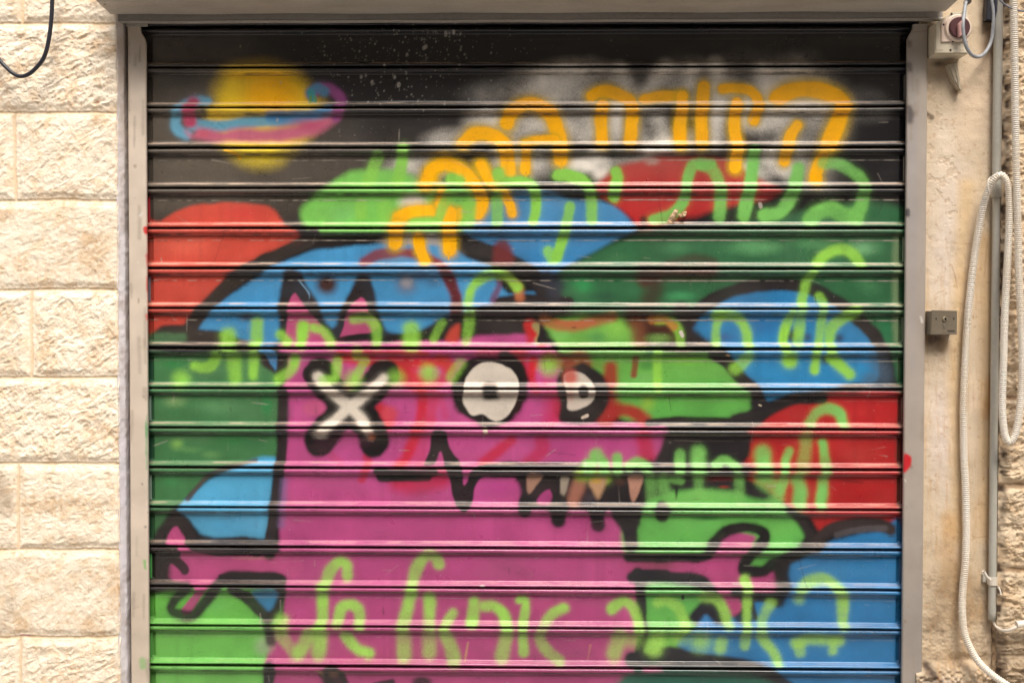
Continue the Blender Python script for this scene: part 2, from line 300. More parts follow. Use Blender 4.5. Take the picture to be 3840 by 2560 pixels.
    # ---- light green, middle right, with its smears
    F('I', [(1085, 20), (1300, -40), (1460, -20), (1720, -10), (1750, 150), (1900, 230), (2300, 250), (2400, 340), (2475, 420), (2610, 560), (2570, 650), (2470, 725), (1850, 735),
            (1620, 720), (1540, 500), (1500, 400), (1200, 260), (1160, 200), (1110, 110)], (118, 178, 76), 12, 1, (90, 166, 74))
    for x, y, rx, ry, c, a in [(1600, 60, 170, 110, (134, 196, 76), .8), (1180, 110, 130, 60, (120, 180, 90), .7), (1440, 130, 120, 70, (60, 130, 76), .7), (1820, 330, 120, 60, (54, 120, 60), .7), (1840, 240, 90, 60, (44, 100, 60), .8),
                               (2100, 290, 260, 60, (124, 190, 60), .8), (1800, 420, 200, 60, (112, 170, 90), .7), (1820, 600, 90, 100, (136, 176, 64), .8), (2300, 480, 240, 80, (90, 168, 80), .6), (1300, 340, 180, 60, (120, 120, 60), .7),
                               (1450, 330, 120, 60, (108, 140, 60), .8), (1400, 40, 150, 50, (108, 150, 70), .7)]:
        B('I', x, y, rx, ry, c, a, 1, .4)
    S('F', [(1060, 1245), (1150, 1290), (1280, 1300), (1400, 1270), (1560, 1235)], 34, (170, 104, 62), 1.1, .9); S('F', [(1150, 1265), (1300, 1285), (1420, 1265)], 18, (190, 100, 66), 1, .7)
    S('I', [(1090, 280), (1220, 300), (1330, 270), (1360, 320)], 46, (150, 66, 46), 1, .85); S('I', [(1550, 350), (1545, 460)], 46, (154, 40, 38), 1, .9); S('I', [(1735, 280), (1720, 400)], 24, (130, 60, 44), .9, .9)
    S('I', [(1500, 720), (1600, 665), (1700, 670), (1800, 735)], 46, (156, 48, 40), 1, .9); S('I', [(1540, 560), (1560, 640), (1520, 720)], 50, (160, 44, 42), 1.1, .8)
    S('F', [(1720, 1230), (1850, 1280), (2000, 1330), (2080, 1420)], 74, (66, 34, 28), .9, .95); S('F', [(1740, 1290), (1760, 1420)], 50, (120, 70, 44), 1.1, .8)
    B('F', 1900, 1390, 150, 60, (120, 160, 78), .7)
    # ---- blue dome, right
    F('G', [(385, 1300), (410, 1230), (560, 1130), (700, 1060), (900, 1022), (1100, 1025), (1250, 1060), (1400, 1130), (1500, 1195), (1600, 1290), (1690, 1390), (1745, 1520), (1735, 1700), (1500, 1730),
            (1100, 1815), (960, 1850), (900, 1830), (850, 1740), (780, 1660), (700, 1560), (600, 1450), (420, 1370)], (44, 124, 176), 10, 1, (46, 130, 178))
    B('G', 900, 1300, 300, 110, (44, 104, 160), .6); B('G', 600, 1380, 150, 60, (70, 80, 130), .6)
    S('G', [(350, 1260), (470, 1150), (640, 1055), (850, 1000), (1050, 990), (1250, 1022), (1400, 1085), (1530, 1180), (1650, 1290), (1740, 1390), (1800, 1540), (1830, 1660), (1850, 1750)], 46, (40, 36, 37), .6)
    S('G', [(300, 1180), (340, 1260), (330, 1340), (420, 1420)], 60, (46, 40, 40), .8, .95)
    S('J', [(1750, 300), (1790, 420), (1700, 450)], 60, (80, 100, 120), 1.2, .6)
    S('J', [(540, 250), (650, 320), (740, 430), (830, 500), (880, 590)], 44, (40, 36, 37), .6)
    B('G', 1110, 1370, 110, 90, (44, 38, 60), .85); B('J', 1370, 290, 90, 60, (34, 34, 56), .9); B('G', 1460, 1390, 60, 60, (46, 46, 72), .8); B('G', 1230, 1380, 60, 60, (60, 50, 76), .7)
    # ---- red, right
    F('J', [(1915, 535), (1350, 540), (1150, 600), (980, 680), (860, 770), (780, 820), (800, 900), (795, 1000), (720, 1080), (760, 1150), (900, 1220), (1000, 1300), (1150, 1400), (1250, 1440), (1320, 1560), (1400, 1500),
            (1600, 1465), (1850, 1490), (1925, 1480), (1925, 800)], (178, 34, 38), 10, 1, (168, 34, 34))
    B('J', 1600, 980, 330, 160, (164, 54, 48), .6); B('J', 1650, 1220, 260, 90, (180, 34, 34), .6); B('J', 1000, 1160, 300, 80, (180, 84, 66), .7)
    S('J', [(1915, 540), (1905, 950), (1910, 1400)], 22, (86, 66, 56), 1.2, .7)
    S('J', [(700, 735), (850, 705), (1000, 630), (1150, 575), (1330, 572)], 46, (36, 32, 33), .6); S('J', [(860, 600), (900, 650), (850, 720)], 50, (38, 34, 36), .7)
    F('J', [(170, 850), (240, 815), (780, 815), (803, 940), (770, 1020), (700, 1055), (300, 1060), (120, 1060), (140, 950)], (38, 34, 36), 12); S('J', [(60, 755), (250, 735), (500, 735), (660, 740)], 26, (40, 36, 34), .7, .95)
    F('J', [(-60, 1050), (780, 1050), (780, 1180), (900, 1240), (960, 1330), (700, 1340), (-60, 1340)], (44, 38, 42), 18)
    B('J', 600, 1160, 240, 40, (110, 30, 28), .8); B('J', 620, 1225, 60, 20, (170, 44, 34), .7)
    # ---- green, lower right
    F('M', [(-90, 330), (200, 180), (420, 150), (700, 170), (860, 225), (1000, 240), (1100, 320), (1175, 410), (1225, 530), (1060, 625), (1000, 705), (830, 720), (600, 640), (300, 640), (-90, 620)], (104, 184, 86), 14, 1, (92, 166, 74))
    B('M', 980, 420, 260, 110, (110, 178, 84), .6); B('M', 500, 355, 160, 30, (44, 110, 56), .6)
    F('M', [(20, 860), (300, 840), (520, 920), (640, 1080), (420, 1130), (300, 1280), (150, 1380), (10, 1390)], (88, 170, 82), 14, 1, (110, 170, 70))
    F('M', [(1935, 440), (1780, 455), (1650, 475), (1500, 505), (1400, 535), (1280, 600), (1150, 655), (1085, 720), (1070, 900), (1000, 960), (850, 965), (800, 1060), (500, 1090), (380, 1180), (280, 1290), (420, 1350),
            (650, 1385), (900, 1425), (1000, 1490), (1100, 1620), (1935, 1620)], BLU2, 11, 1, (44, 114, 164))
    B('M', 1500, 750, 500, 100, (60, 134, 182), .5); B('M', 1400, 1260, 400, 100, (40, 100, 150), .5); B('M', 600, 1320, 300, 60, (64, 124, 160), .7)
    # ---- right arm and hand
    F('M', [(-90, 655), (480, 655), (520, 600), (560, 530), (640, 470), (740, 455), (850, 490), (820, 560), (790, 610), (755, 650), (725, 760), (840, 785), (930, 745), (1000, 770), (1010, 880), (830, 900),
            (740, 940), (760, 1000), (720, 1070), (660, 1070), (600, 980), (520, 880), (480, 800), (380, 775), (-90, 760)], (178, 70, 124), 9, 1, (168, 66, 110))
    B('M', 150, 700, 300, 60, (140, 62, 86), .8)
    S('M', [(-80, 640), (300, 645), (480, 630), (540, 540), (640, 450), (780, 425), (890, 450), (915, 500), (860, 570), (800, 640), (765, 700), (780, 735), (900, 745), (980, 690), (1040, 690)], 38, BLK, .7)
    S('M', [(1270, 500), (1180, 600), (1070, 660), (1040, 760), (1050, 860), (1010, 960)], 50, BLK, .75); S('M', [(-60, 790), (200, 785), (400, 800), (500, 860), (550, 960), (620, 1090)], 40, (34, 32, 36), .7)
    F('M', [(350, 1100), (400, 1020), (440, 980), (490, 960), (550, 1000), (590, 1070), (605, 1120), (480, 1130)], (34, 32, 40), 10); B('M', 770, 1090, 110, 60, (36, 34, 44), .95, .6); S('M', [(700, 900), (860, 930), (1000, 940)], 36, (34, 32, 38), .7); S('M', [(820, 1000), (850, 1090)], 24, (38, 36, 50), .8)
    F('M', [(430, 1150), (460, 1100), (485, 1075), (520, 1110), (545, 1150)], (60, 124, 176), 10)
    F('M', [(1100, 280), (1180, 330), (1270, 440), (1330, 540), (1250, 600), (1200, 470), (1150, 380), (1070, 310)], (44, 38, 37), 10)
    S('M', [(1290, 560), (1340, 480), (1450, 420), (1600, 390), (1750, 395), (1840, 440)], 40, (54, 44, 42), .8); S('M', [(1450, 480), (1600, 440), (1800, 430)], 20, (90, 84, 86), 1, .7)
    S('L', [(1745, 755), (1770, 900), (1780, 1100), (1785, 1230), (1760, 1350), (1740, 1600)], 34, (36, 32, 35), .6); S('L', [(1730, 770), (1950, 770)], 36, (34, 32, 36), .5)
    B('L', 1990, 1350, 160, 70, (30, 30, 40), .95, .6)
    S('M', [(-60, 1390), (200, 1390), (420, 1400), (700, 1430), (920, 1490), (1090, 1600)], 50, (30, 30, 34), .6); B('M', 180, 1340, 110, 60, (34, 32, 38), .9)
    F('M', [(-80, 1490), (300, 1470), (700, 1490), (900, 1530), (980, 1640), (-80, 1640)], (32, 92, 74), 16)
    # ---- light green and left hand, lower left
    F('K', [(60, 875), (330, 880), (700, 860), (1000, 890), (1090, 900), (1070, 1090), (1000, 1130), (975, 1200), (985, 1300), (970, 1400), (950, 1620), (60, 1620)], (106, 184, 74), 10, 1, (104, 172, 80))
    B('K', 600, 1000, 200, 100, (112, 188, 94), .6); B('K', 300, 930, 200, 80, (86, 160, 52), .7); B('K', 960, 1290, 110, 110, (150, 170, 130), .8, .9)
    F('H', [(1050, 1010), (900, 1015), (720, 1095), (560, 1172), (450, 1262), (370, 1335), (330, 1400), (400, 1455), (480, 1545), (560, 1640), (960, 1640), (1000, 1400), (1025, 1130)], (82, 166, 206), 9, 1, (84, 158, 194))
    B('H', 700, 1500, 300, 90, (70, 146, 186), .5)
    S('H', [(900, 1030), (700, 1080), (560, 1135), (480, 1215), (400, 1310)], 18, (80, 72, 68), 1, .85)
    F('K', [(60, 600), (140, 500), (180, 420), (300, 320), (400, 360), (460, 470), (560, 540), (640, 505), (820, 495), (860, 520), (1020, 520), (1020, 620), (680, 640), (200, 900), (60, 870)], (48, 41, 40), 9)
    F('K', [(1200, 600), (1020, 618), (900, 635), (690, 640), (560, 625), (450, 600), (400, 560), (370, 490), (330, 420), (290, 425), (255, 480), (250, 530), (330, 570), (340, 640), (260, 700), (255, 790), (400, 830), (460, 880),
            (350, 1030), (420, 1055), (520, 900), (620, 800), (680, 765), (1200, 790)], (180, 76, 124), 8)
    B('K', 900, 700, 400, 60, (176, 74, 118), .8)
    S('K', [(200, 610), (290, 650), (360, 710), (380, 735)], 40, (46, 39, 37), .35, 1, 2.6); F('K', [(140, 600), (260, 600), (265, 800), (150, 810)], (50, 44, 42), 14)
    S('K', [(400, 860), (340, 920), (290, 980), (280, 1030), (340, 1060), (440, 1065), (520, 980), (610, 870), (690, 790), (860, 785), (1060, 790), (1090, 850), (1065, 960), (1030, 1060)], 38, (40, 34, 34), .7)
    S('K', [(150, 850), (280, 850), (400, 850)], 34, (44, 39, 38), .7, .9)
    S('K', [(740, 880), (830, 930), (920, 1010), (1000, 1075)], 48, (38, 33, 33), .5); F('K', [(870, 890), (1045, 890), (1040, 960), (1000, 1030), (950, 990)], (58, 124, 166), 9)
    S('K', [(500, 520), (640, 545), (840, 545), (1000, 560), (1000, 620)], 44, (36, 33, 36), .6); B('K', 620, 615, 110, 30, (40, 34, 36), .9)
    B('K', 880, 650, 220, 20, (176, 130, 110), .5)
    S('H', [(1102, 530), (1100, 700), (1095, 900), (1085, 1020), (1065, 1180), (1045, 1350), (1020, 1500), (1000, 1620)], 36, (44, 37, 38), .5)
    S('H', [(1140, 560), (1138, 900)], 9, (110, 60, 90), 1.2, .5); S('H', [(1110, 1180), (1090, 1500)], 26, (116, 96, 140), 1.4, .55)
    S('K', [(1000, 1150), (1010, 1260)], 36, (56, 52, 48), .9, .85); S('K', [(1010, 1440), (985, 1620)], 38, (38, 34, 34), .6); B('H', 1100, 330, 60, 80, (40, 35, 36), .95, .6)
    F('H', [(925, 240), (1130, 240), (1130, 330), (1110, 400), (1060, 400), (1000, 370), (940, 320)], (44, 38, 40), 9); F('H', [(960, 230), (1050, 230), (1056, 300), (1050, 372), (1010, 330)], (66, 122, 166), 8)
    # ---- the cross and the two eyes
    for pts in [[(1370, 390), (1450, 520), (1590, 640), (1730, 770), (1775, 895)], [(1840, 400), (1740, 520), (1590, 640), (1460, 760), (1362, 890)]]:
        S('H', pts, 114, BLK, .24, 1, 2.2)
    S('H', [(1300, 400), (1370, 350)], 62, BLK, .3); S('H', [(1750, 420), (1870, 370)], 48, BLK, .4); B('H', 1590, 490, 70, 40, (180, 80, 120), .6)
    B('H', 1330, 640, 110, 80, (186, 82, 124), .95, .5); B('H', 1880, 690, 90, 90, (200, 70, 84), .9, .7)
    for pts in [[(1360, 420), (1450, 520), (1590, 640), (1680, 735), (1730, 815)], [(1840, 430), (1730, 530), (1590, 640), (1480, 735), (1390, 810)]]:
        S('H', pts, 37, WHT, .8)
    B('H', 1370, 840, 90, 45, WHT, .9); B('H', 1750, 850, 50, 50, (196, 110, 80), .8)
    B('I', 660, 520, 300, 275, BLK, 1, .14, .05); S('I', [(770, 275), (850, 340), (900, 440)], 50, BLK, .6); B('I', 850, 600, 100, 170, (54, 32, 30), .7)
    F('I', [(470, 520), (480, 440), (530, 370), (600, 315), (680, 305), (760, 330), (830, 380), (872, 440), (870, 520), (850, 610), (800, 690), (720, 735), (660, 725), (610, 695), (530, 705), (480, 640), (460, 580)], WHT, 7)
    F('I', [(600, 545), (615, 470), (700, 470), (725, 545), (720, 585), (620, 585)], (8, 7, 8), 9)
    F('I', [(1150, 470), (1180, 390), (1300, 330), (1350, 310), (1440, 370), (1510, 460), (1535, 580), (1490, 680), (1400, 740), (1180, 745), (1180, 620)], (36, 31, 32), 9)
    F('I', [(1212, 410), (1280, 385), (1350, 405), (1415, 470), (1435, 550), (1395, 612), (1300, 655), (1232, 650), (1228, 560)], (206, 192, 176), 7)
    B('I', 1250, 420, 80, 90, (206, 84, 70), .95, .8); B('I', 1255, 550, 50, 80, (204, 140, 122), .6); F('I', [(1310, 500), (1345, 475), (1380, 500), (1385, 560), (1340, 580), (1310, 555)], (8, 7, 8), 7)
    # ---- nose and mouth
    F('I', [(245, 815), (340, 815), (358, 900), (390, 980), (430, 1035), (440, 1110), (350, 1090), (300, 970), (262, 1050), (180, 1060), (215, 940)], (40, 33, 35), 8)
    F('I', [(345, 1060), (440, 1075), (462, 1140), (475, 1205), (515, 1120), (560, 1085), (640, 1055), (900, 1040), (1340, 1045), (1340, 1150), (880, 1180), (850, 1160), (700, 1150), (610, 1155), (560, 1220), (535, 1330), (490, 1400), (455, 1400), (400, 1330), (372, 1210)], (36, 31, 33), 8)
    S('I', [(-160, 1110), (0, 1120), (250, 1115)], 30, (38, 34, 34), .5); S('I', [(-140, 1150), (100, 1155), (200, 1150)], 34, (36, 32, 33), .6)
    F('I', [(880, 1120), (1300, 1100), (1860, 1100), (2080, 1120), (2060, 1220), (1800, 1240), (1790, 1360), (1500, 1400), (1300, 1390), (1100, 1390), (900, 1370), (885, 1250)], (38, 32, 34), 10)
    F('I', [(1000, 1320), (1040, 1270), (1100, 1235), (1118, 1290), (1105, 1345), (1020, 1350)], (164, 62, 118), 8)
    B('I', 740, 1240, 150, 90, (180, 66, 134), .8)
    F('I', [(938, 1130), (1055, 1130), (1020, 1190), (945, 1275)], (164, 124, 104), 8); F('I', [(1178, 1150), (1240, 1150), (1225, 1240), (1190, 1330), (1175, 1240)], (156, 142, 126), 8)
    S('I', [(1330, 1170), (1300, 1250), (1270, 1330)], 44, (170, 110, 90), 1, .9); S('I', [(1340, 1130), (1500, 1150)], 50, (134, 168, 52), .9, .95); F('I', [(1385, 1180), (1515, 1150), (1490, 1260), (1452, 1328), (1415, 1260)], (182, 142, 106), 9)
    B('I', 1400, 1310, 80, 60, (70, 66, 74), .7); B('I', 1440, 1180, 70, 40, (200, 160, 50), .8)
    F('I', [(1672, 1145), (1785, 1140), (1760, 1250), (1715, 1332), (1690, 1240)], (180, 132, 112), 8); B('I', 1620, 1180, 70, 60, (76, 48, 38), .8)
    for pts, r in [([(920, 1330), (918, 1400)], 46), ([(1170, 1330), (1165, 1420), (1165, 1470)], 54), ([(1450, 1370), (1450, 1440), (1455, 1500)], 54), ([(1600, 1380), (1660, 1450), (1690, 1530), (1700, 1640)], 50), ([(1720, 1400), (1710, 1480)], 56), ([(1930, 1375), (1925, 1440)], 48)]:
        S('I', pts, r, (32, 28, 31), .5)
    F('I', [(1095, 1360), (1240, 1360), (1222, 1420), (1170, 1492), (1115, 1425)], (30, 26, 29), 9); F('I', [(1375, 1365), (1520, 1365), (1495, 1440), (1457, 1515), (1398, 1440)], (30, 26, 29), 9); F('I', [(1865, 1380), (1990, 1380), (1970, 1440), (1925, 1470), (1880, 1440)], (30, 26, 29), 9)
    F('I', [(1560, 1418), (1780, 1400), (1730, 1520), (1700, 1660), (1640, 1560)], (34, 30, 33), 10)
    S('M', [(270, 130), (265, 215)], 9, (30, 28, 30), .5)
    # ---- orange lettering
    o = lambda t, p, r, s=.38: (S(t, p, r*1.27, (184, 158, 26), 1.0, .85), S(t, p, r, ORG, s))
    for t, p, r in [('C', [(340, 735), (400, 700), (500, 695), (620, 735), (690, 790), (712, 900), (705, 1020), (690, 1160)], 54), ('C', [(438, 830), (430, 950), (440, 1170)], 54),
                    ('C', [(830, 770), (960, 745), (1165, 735)], 48), ('C', [(1170, 740), (1160, 900), (1150, 1030), (1155, 1190)], 56), ('C', [(1365, 650), (1360, 800), (1350, 930), (1355, 1180)], 54),
                    ('C', [(1550, 670), (1660, 665), (1780, 680), (1850, 740), (1870, 820), (1845, 900), (1830, 960)], 46), ('C', [(1670, 800), (1650, 920), (1655, 1060), (1675, 1180), (1670, 1280), (1660, 1390)], 54),
                    ('D', [(90, 900), (220, 840), (380, 820), (540, 850), (660, 920), (680, 1010), (640, 1130), (580, 1260), (540, 1360)], 74), ('D', [(500, 1440), (460, 1530), (440, 1600), (440, 1650)], 56),
                    ('D', [(270, 1150), (210, 1250), (170, 1380), (150, 1480)], 52), ('B', [(1520, 980), (1570, 890), (1690, 815), (1820, 830), (1930, 920), (1985, 1060), (2010, 1200), (2015, 1320)], 64),
                    ('B', [(1690, 1180), (1800, 1150), (1960, 1140)], 42), ('B', [(1700, 1190), (1695, 1320), (1690, 1420)], 46), ('B', [(1120, 1170), (1220, 1090), (1350, 1085), (1480, 1160), (1525, 1280), (1535, 1440)], 60),
                    ('B', [(800, 1530), (850, 1410), (950, 1345), (1060, 1400), (1180, 1510)], 60), ('B', [(1290, 1360), (1330, 1440), (1370, 1520)], 52),
                    ('F', [(190, 260), (230, 150), (330, 110), (430, 145), (530, 230), (590, 330), (605, 400), (570, 470)], 42), ('F', [(595, 110), (660, 230), (740, 300), (800, 390), (825, 470)], 36),
                    ('F', [(310, 310), (290, 400), (250, 450)], 30), ('E', [(1940, 510), (2040, 460), (2180, 450), (2260, 470)], 42), ('F', [(290, 400), (350, 475), (440, 475)], 36), ('F', [(365, 470), (362, 600), (362, 740)], 46),
                    ('E', [(1935, 580), (1930, 690)], 50), ('E', [(2095, 660), (2110, 740), (2145, 820)], 38)]:
        o(t, p, r)
    for t, p in [('F', [(776, 200), (780, 250)]), ('F', [(925, 170), (926, 208)]), ('F', [(1188, 100), (1190, 148)]), ('F', [(356, 760), (356, 806)]), ('B', [(1115, 1190), (1115, 1220)])]:
        S(t, p, 6, (236, 172, 20), .5)
    # ---- green lettering, first line
    for t, p, r, a in [('E', [(1795, 60), (1760, 160), (1730, 250)], 46, .75), ('E', [(1985, 0), (1970, 120), (1945, 240)], 44, .95), ('E', [(1670, 400), (1672, 480)], 40, .9), ('E', [(1850, 420), (1850, 500)], 48, .6),
                       ('F', [(1160, 190), (1240, 192), (1330, 225), (1390, 290), (1408, 400), (1410, 520)], 42, 1), ('F', [(1590, 170), (1600, 210), (1580, 290), (1570, 350)], 40, 1),
                       ('F', [(1248, 420), (1240, 480), (1220, 560), (1195, 660), (1150, 790)], 38, 1), ('F', [(1090, 750), (1120, 800)], 40, .7), ('F', [(800, 245), (900, 240), (970, 275), (1000, 360), (1000, 450), (980, 530)], 40, 1),
                       ('F', [(715, 350), (720, 540)], 40, .95), ('F', [(720, 180), (740, 250)], 45, .8), ('F', [(380, 220), (440, 240)], 44, .9), ('F', [(510, 400), (500, 540)], 46, .85), ('F', [(355, 330), (310, 430), (280, 520)], 36, .75),
                       ('F', [(100, 540), (260, 520)], 30, .7), ('G', [(520, 110), (400, 115), (365, 170), (340, 270), (330, 340), (290, 430), (210, 490), (100, 520)], 40, 1), ('G', [(450, 110), (520, 140), (565, 210), (590, 300), (590, 420), (580, 500)], 44, .85),
                       ('G', [(840, 20), (825, 150), (800, 300), (775, 420), (760, 490)], 44, .97), ('G', [(1165, 140), (1150, 220), (1120, 310), (1080, 400), (1020, 470), (910, 490)], 46, 1),
                       ('G', [(1350, 100), (1450, 105), (1560, 165), (1630, 235), (1640, 330), (1625, 420), (1580, 500)], 44, .85), ('G', [(1250, 520), (1310, 460), (1400, 440), (1490, 480), (1590, 510)], 54, .85)]:
        S(t, p, r, GRN if t != 'G' else (122, 192, 92), .6, a*.96, dens=.25)
    # ---- second line
    for t, p, r, a in [('G', [(1300, 840), (1370, 770), (1470, 735), (1560, 765), (1610, 840)], 44, .72), ('G', [(1270, 910), (1225, 970), (1205, 1060), (1180, 1150)], 36, .7), ('G', [(1320, 1090), (1345, 1130), (1335, 1230), (1310, 1440), (1290, 1480)], 36, .9), ('J', [(1295, 270), (1285, 370)], 38, .95),
                       ('G', [(1580, 1190), (1480, 1240), (1410, 1310), (1390, 1400), (1400, 1480)], 42, .95), ('J', [(1400, 270), (1480, 340), (1540, 400)], 46, .95), ('G', [(1120, 1200), (1075, 1290), (1050, 1400), (1070, 1470)], 36, .9), ('J', [(1095, 280), (1095, 300)], 62, .95),
                       ('G', [(1190, 1080), (1180, 1250), (1160, 1420)], 40, .75), ('G', [(600, 1215), (565, 1290), (555, 1420)], 38, .9), ('G', [(560, 1225), (690, 1225), (770, 1310), (795, 1440)], 44, .95), ('J', [(790, 270), (740, 330), (700, 360)], 50, .6),
                       ('F', [(500, 1120), (530, 1020), (620, 935), (720, 915), (800, 945), (860, 1010)], 40, .95), ('F', [(515, 1180), (505, 1300), (485, 1410)], 40, .75), ('F', [(310, 1270), (250, 1390)], 34, .75), ('F', [(82, 1320), (85, 1420)], 66, .95),
                       ('E', [(1620, 1250), (1720, 1235), (1785, 1310), (1795, 1430)], 40, .97), ('E', [(1330, 1310), (1400, 1335), (1460, 1430)], 40, .85), ('E', [(1250, 1300), (1235, 1430)], 46, 1), ('E', [(1080, 1360), (1140, 1420)], 42, .95),
                       ('E', [(910, 1270), (905, 1420)], 46, .95), ('H', [(890, 270), (880, 410)], 42, .8), ('E', [(700, 1370), (700, 1430)], 64, .95), ('H', [(610, 270), (575, 330), (510, 350), (450, 335)], 40, .95), ('H', [(740, 280), (750, 420)], 56, .75),
                       ('H', [(1190, 280), (1160, 370), (1070, 430)], 44, .9), ('H', [(355, 430)], 60, .6), ('H', [(1650, 220), (1640, 260)], 40, .5), ('H', [(1500, 300), (1480, 420), (1400, 440)], 40, .6), ('H', [(1930, 430)], 60, .7), ('H', [(1620, 440)], 60, .6), ('H', [(1700, 300), (1640, 420)], 36, .6),
                       ('I', [(210, 390)], 60, .9), ('I', [(1100, 340)], 66, .85), ('I', [(1890, 240), (1890, 500)], 34, .8), ('I', [(440, 320), (380, 420)], 46, .5), ('F', [(1900, 1255), (1990, 1260), (2050, 1340), (2060, 1430)], 34, .6)]:
        S(t, p, r*.87, (146, 206, 74), .85, a*.93, dens=.35)
    S('F', [(1850, 1250), (1950, 1250), (2010, 1300)], 26, (190, 120, 60), .9, .7)
    # ---- third line
    for t, p, r, a in [('I', [(1440, 990), (1450, 1010)], 54, 1), ('I', [(1500, 1050), (1500, 1110)], 36, 1), ('I', [(1385, 1060), (1385, 1110)], 44, 1), ('I', [(1600, 1010), (1600, 1110)], 40, .9), ('I', [(1680, 1070), (1740, 1040), (1810, 1080)], 40, .85),
                       ('J', [(295, 985), (290, 1120)], 38, .95), ('J', [(428, 980), (430, 1120)], 58, .95), ('J', [(550, 1070), (620, 1025), (710, 1080)], 34, .95), ('J', [(900, 980), (910, 1120)], 66, .9), ('J', [(1100, 960), (1070, 1030), (1060, 1110)], 36, .85),
                       ('J', [(1220, 860), (1215, 960), (1190, 1100)], 56, .45), ('J', [(1340, 900), (1355, 1000), (1365, 1130)], 38, .9), ('J', [(80, 1160), (90, 1300)], 46, .6), ('J', [(170, 1170), (180, 1250), (240, 1330)], 50, .8), ('J', [(230, 1170), (300, 1180)], 30, .7),
                       ('J', [(430, 1150), (430, 1290)], 40, .65), ('J', [(730, 1160), (735, 1320)], 42, .75), ('J', [(1160, 1170), (1180, 1240), (1170, 1340)], 54, .85), ('J', [(1345, 1165), (1340, 1250), (1325, 1350)], 44, .95), ('J', [(900, 1180), (1000, 1250), (1000, 1340)], 60, .6), ('J', [(1060, 1170), (1030, 1260)], 36, .6),
                       ('J', [(1250, 760), (1300, 680), (1390, 650), (1470, 690), (1490, 760)], 42, .9), ('J', [(330, 1310), (430, 1285), (560, 1300), (700, 1290)], 50, .8)]:
        S(t, p, r*.87, (124, 190, 96), .9, a*.9, dens=.35)
    # ---- fourth line
    for t, p, r, a in [('K', [(1575, 780), (1565, 700), (1510, 680), (1450, 740), (1410, 850)], 44, .9), ('K', [(1390, 860), (1390, 1000), (1390, 1110), (1360, 1170)], 42, .95), ('K', [(1380, 1200), (1365, 1340)], 56, .75), ('K', [(1500, 1130), (1530, 1020), (1600, 990), (1660, 1040), (1665, 1150)], 42, .85),
                       ('K', [(1560, 1215), (1640, 1310), (1730, 1345)], 46, .85), ('K', [(1290, 1210), (1220, 1340)], 52, .7), ('K', [(1090, 1110), (1090, 1150)], 60, .7), ('K', [(1090, 1220), (1180, 1340)], 50, .4),
                       ('L', [(285, 690), (265, 640), (200, 620), (140, 690), (105, 790), (85, 890)], 44, .92), ('L', [(80, 910), (50, 1040), (20, 1160)], 46, .85), ('L', [(30, 1220), (30, 1360)], 54, .5), ('L', [(215, 930), (220, 1160)], 46, .85), ('L', [(215, 1220), (220, 1340)], 54, .5),
                       ('L', [(390, 1050), (340, 1120), (320, 1170)], 38, .75), ('L', [(330, 1210), (370, 1290), (400, 1400)], 50, .7), ('L', [(545, 970), (540, 1040), (530, 1120)], 42, .95), ('L', [(620, 1000), (690, 1000), (760, 1060), (790, 1170)], 42, .85), ('L', [(780, 1220), (750, 1370)], 50, .6),
                       ('L', [(880, 955), (920, 965), (920, 1050), (905, 1170), (910, 1340)], 36, .92), ('L', [(1205, 1015), (1120, 1060), (1055, 1140), (1030, 1240), (1090, 1330), (1170, 1400)], 42, .88), ('L', [(1560, 1020), (1640, 965), (1700, 1000), (1740, 1080), (1760, 1180)], 42, .85),
                       ('L', [(1620, 1220), (1570, 1350)], 60, .5), ('L', [(1720, 1250)], 56, .5), ('L', [(1895, 975), (1960, 960), (2040, 1010), (2085, 1100), (2090, 1160)], 40, .8), ('M', [(460, 930), (550, 945), (610, 1010), (650, 1140)], 40, .8),
                       ('M', [(770, 810), (790, 870), (785, 1000), (785, 1150), (770, 1290)], 38, .92), ('M', [(960, 980), (910, 1070), (890, 1160), (910, 1250), (980, 1340), (1010, 1410)], 44, .85), ('M', [(1180, 880), (1240, 820), (1350, 800), (1440, 860), (1490, 950), (1490, 1140)], 44, .85),
                       ('M', [(1150, 1270), (1250, 1240), (1400, 1250), (1460, 1250)], 50, .8), ('M', [(1420, 1250), (1420, 1330)], 40, .7), ('M', [(1170, 1280), (1175, 1340)], 42, .6), ('M', [(445, 1260)], 76, .75), ('M', [(600, 1270), (590, 1310)], 52, .7), ('M', [(1170, 950)], 40, .8), ('M', [(130, 1250), (100, 1310)], 70, .7), ('M', [(290, 1230)], 54, .6)]:
        S(t, p, r*.87, (154, 204, 88), .9, a*.92, dens=.35)
    # ---- dark blobs and torn paper remnants at the bottom
    S('K', [(1400, 1500), (1460, 1450), (1520, 1490), (1560, 1600)], 30, (40, 30, 30), .7); S('K', [(1440, 1520), (1440, 1620)], 44, (44, 34, 34), .7); S('K', [(1360, 1470), (1400, 1510)], 9, (150, 112, 84), .8); S('K', [(1500, 1470), (1550, 1475)], 8, (160, 120, 90), .8); B('K', 1470, 1530, 110, 90, (44, 34, 34), .95, .5); B('K', 1470, 1500, 60, 40, (150, 110, 84), .6); B('K', 2120, 1560, 100, 60, (34, 28, 32), .97, .6); S('K', [(1780, 1580), (1900, 1560)], 24, (44, 36, 38), .7)
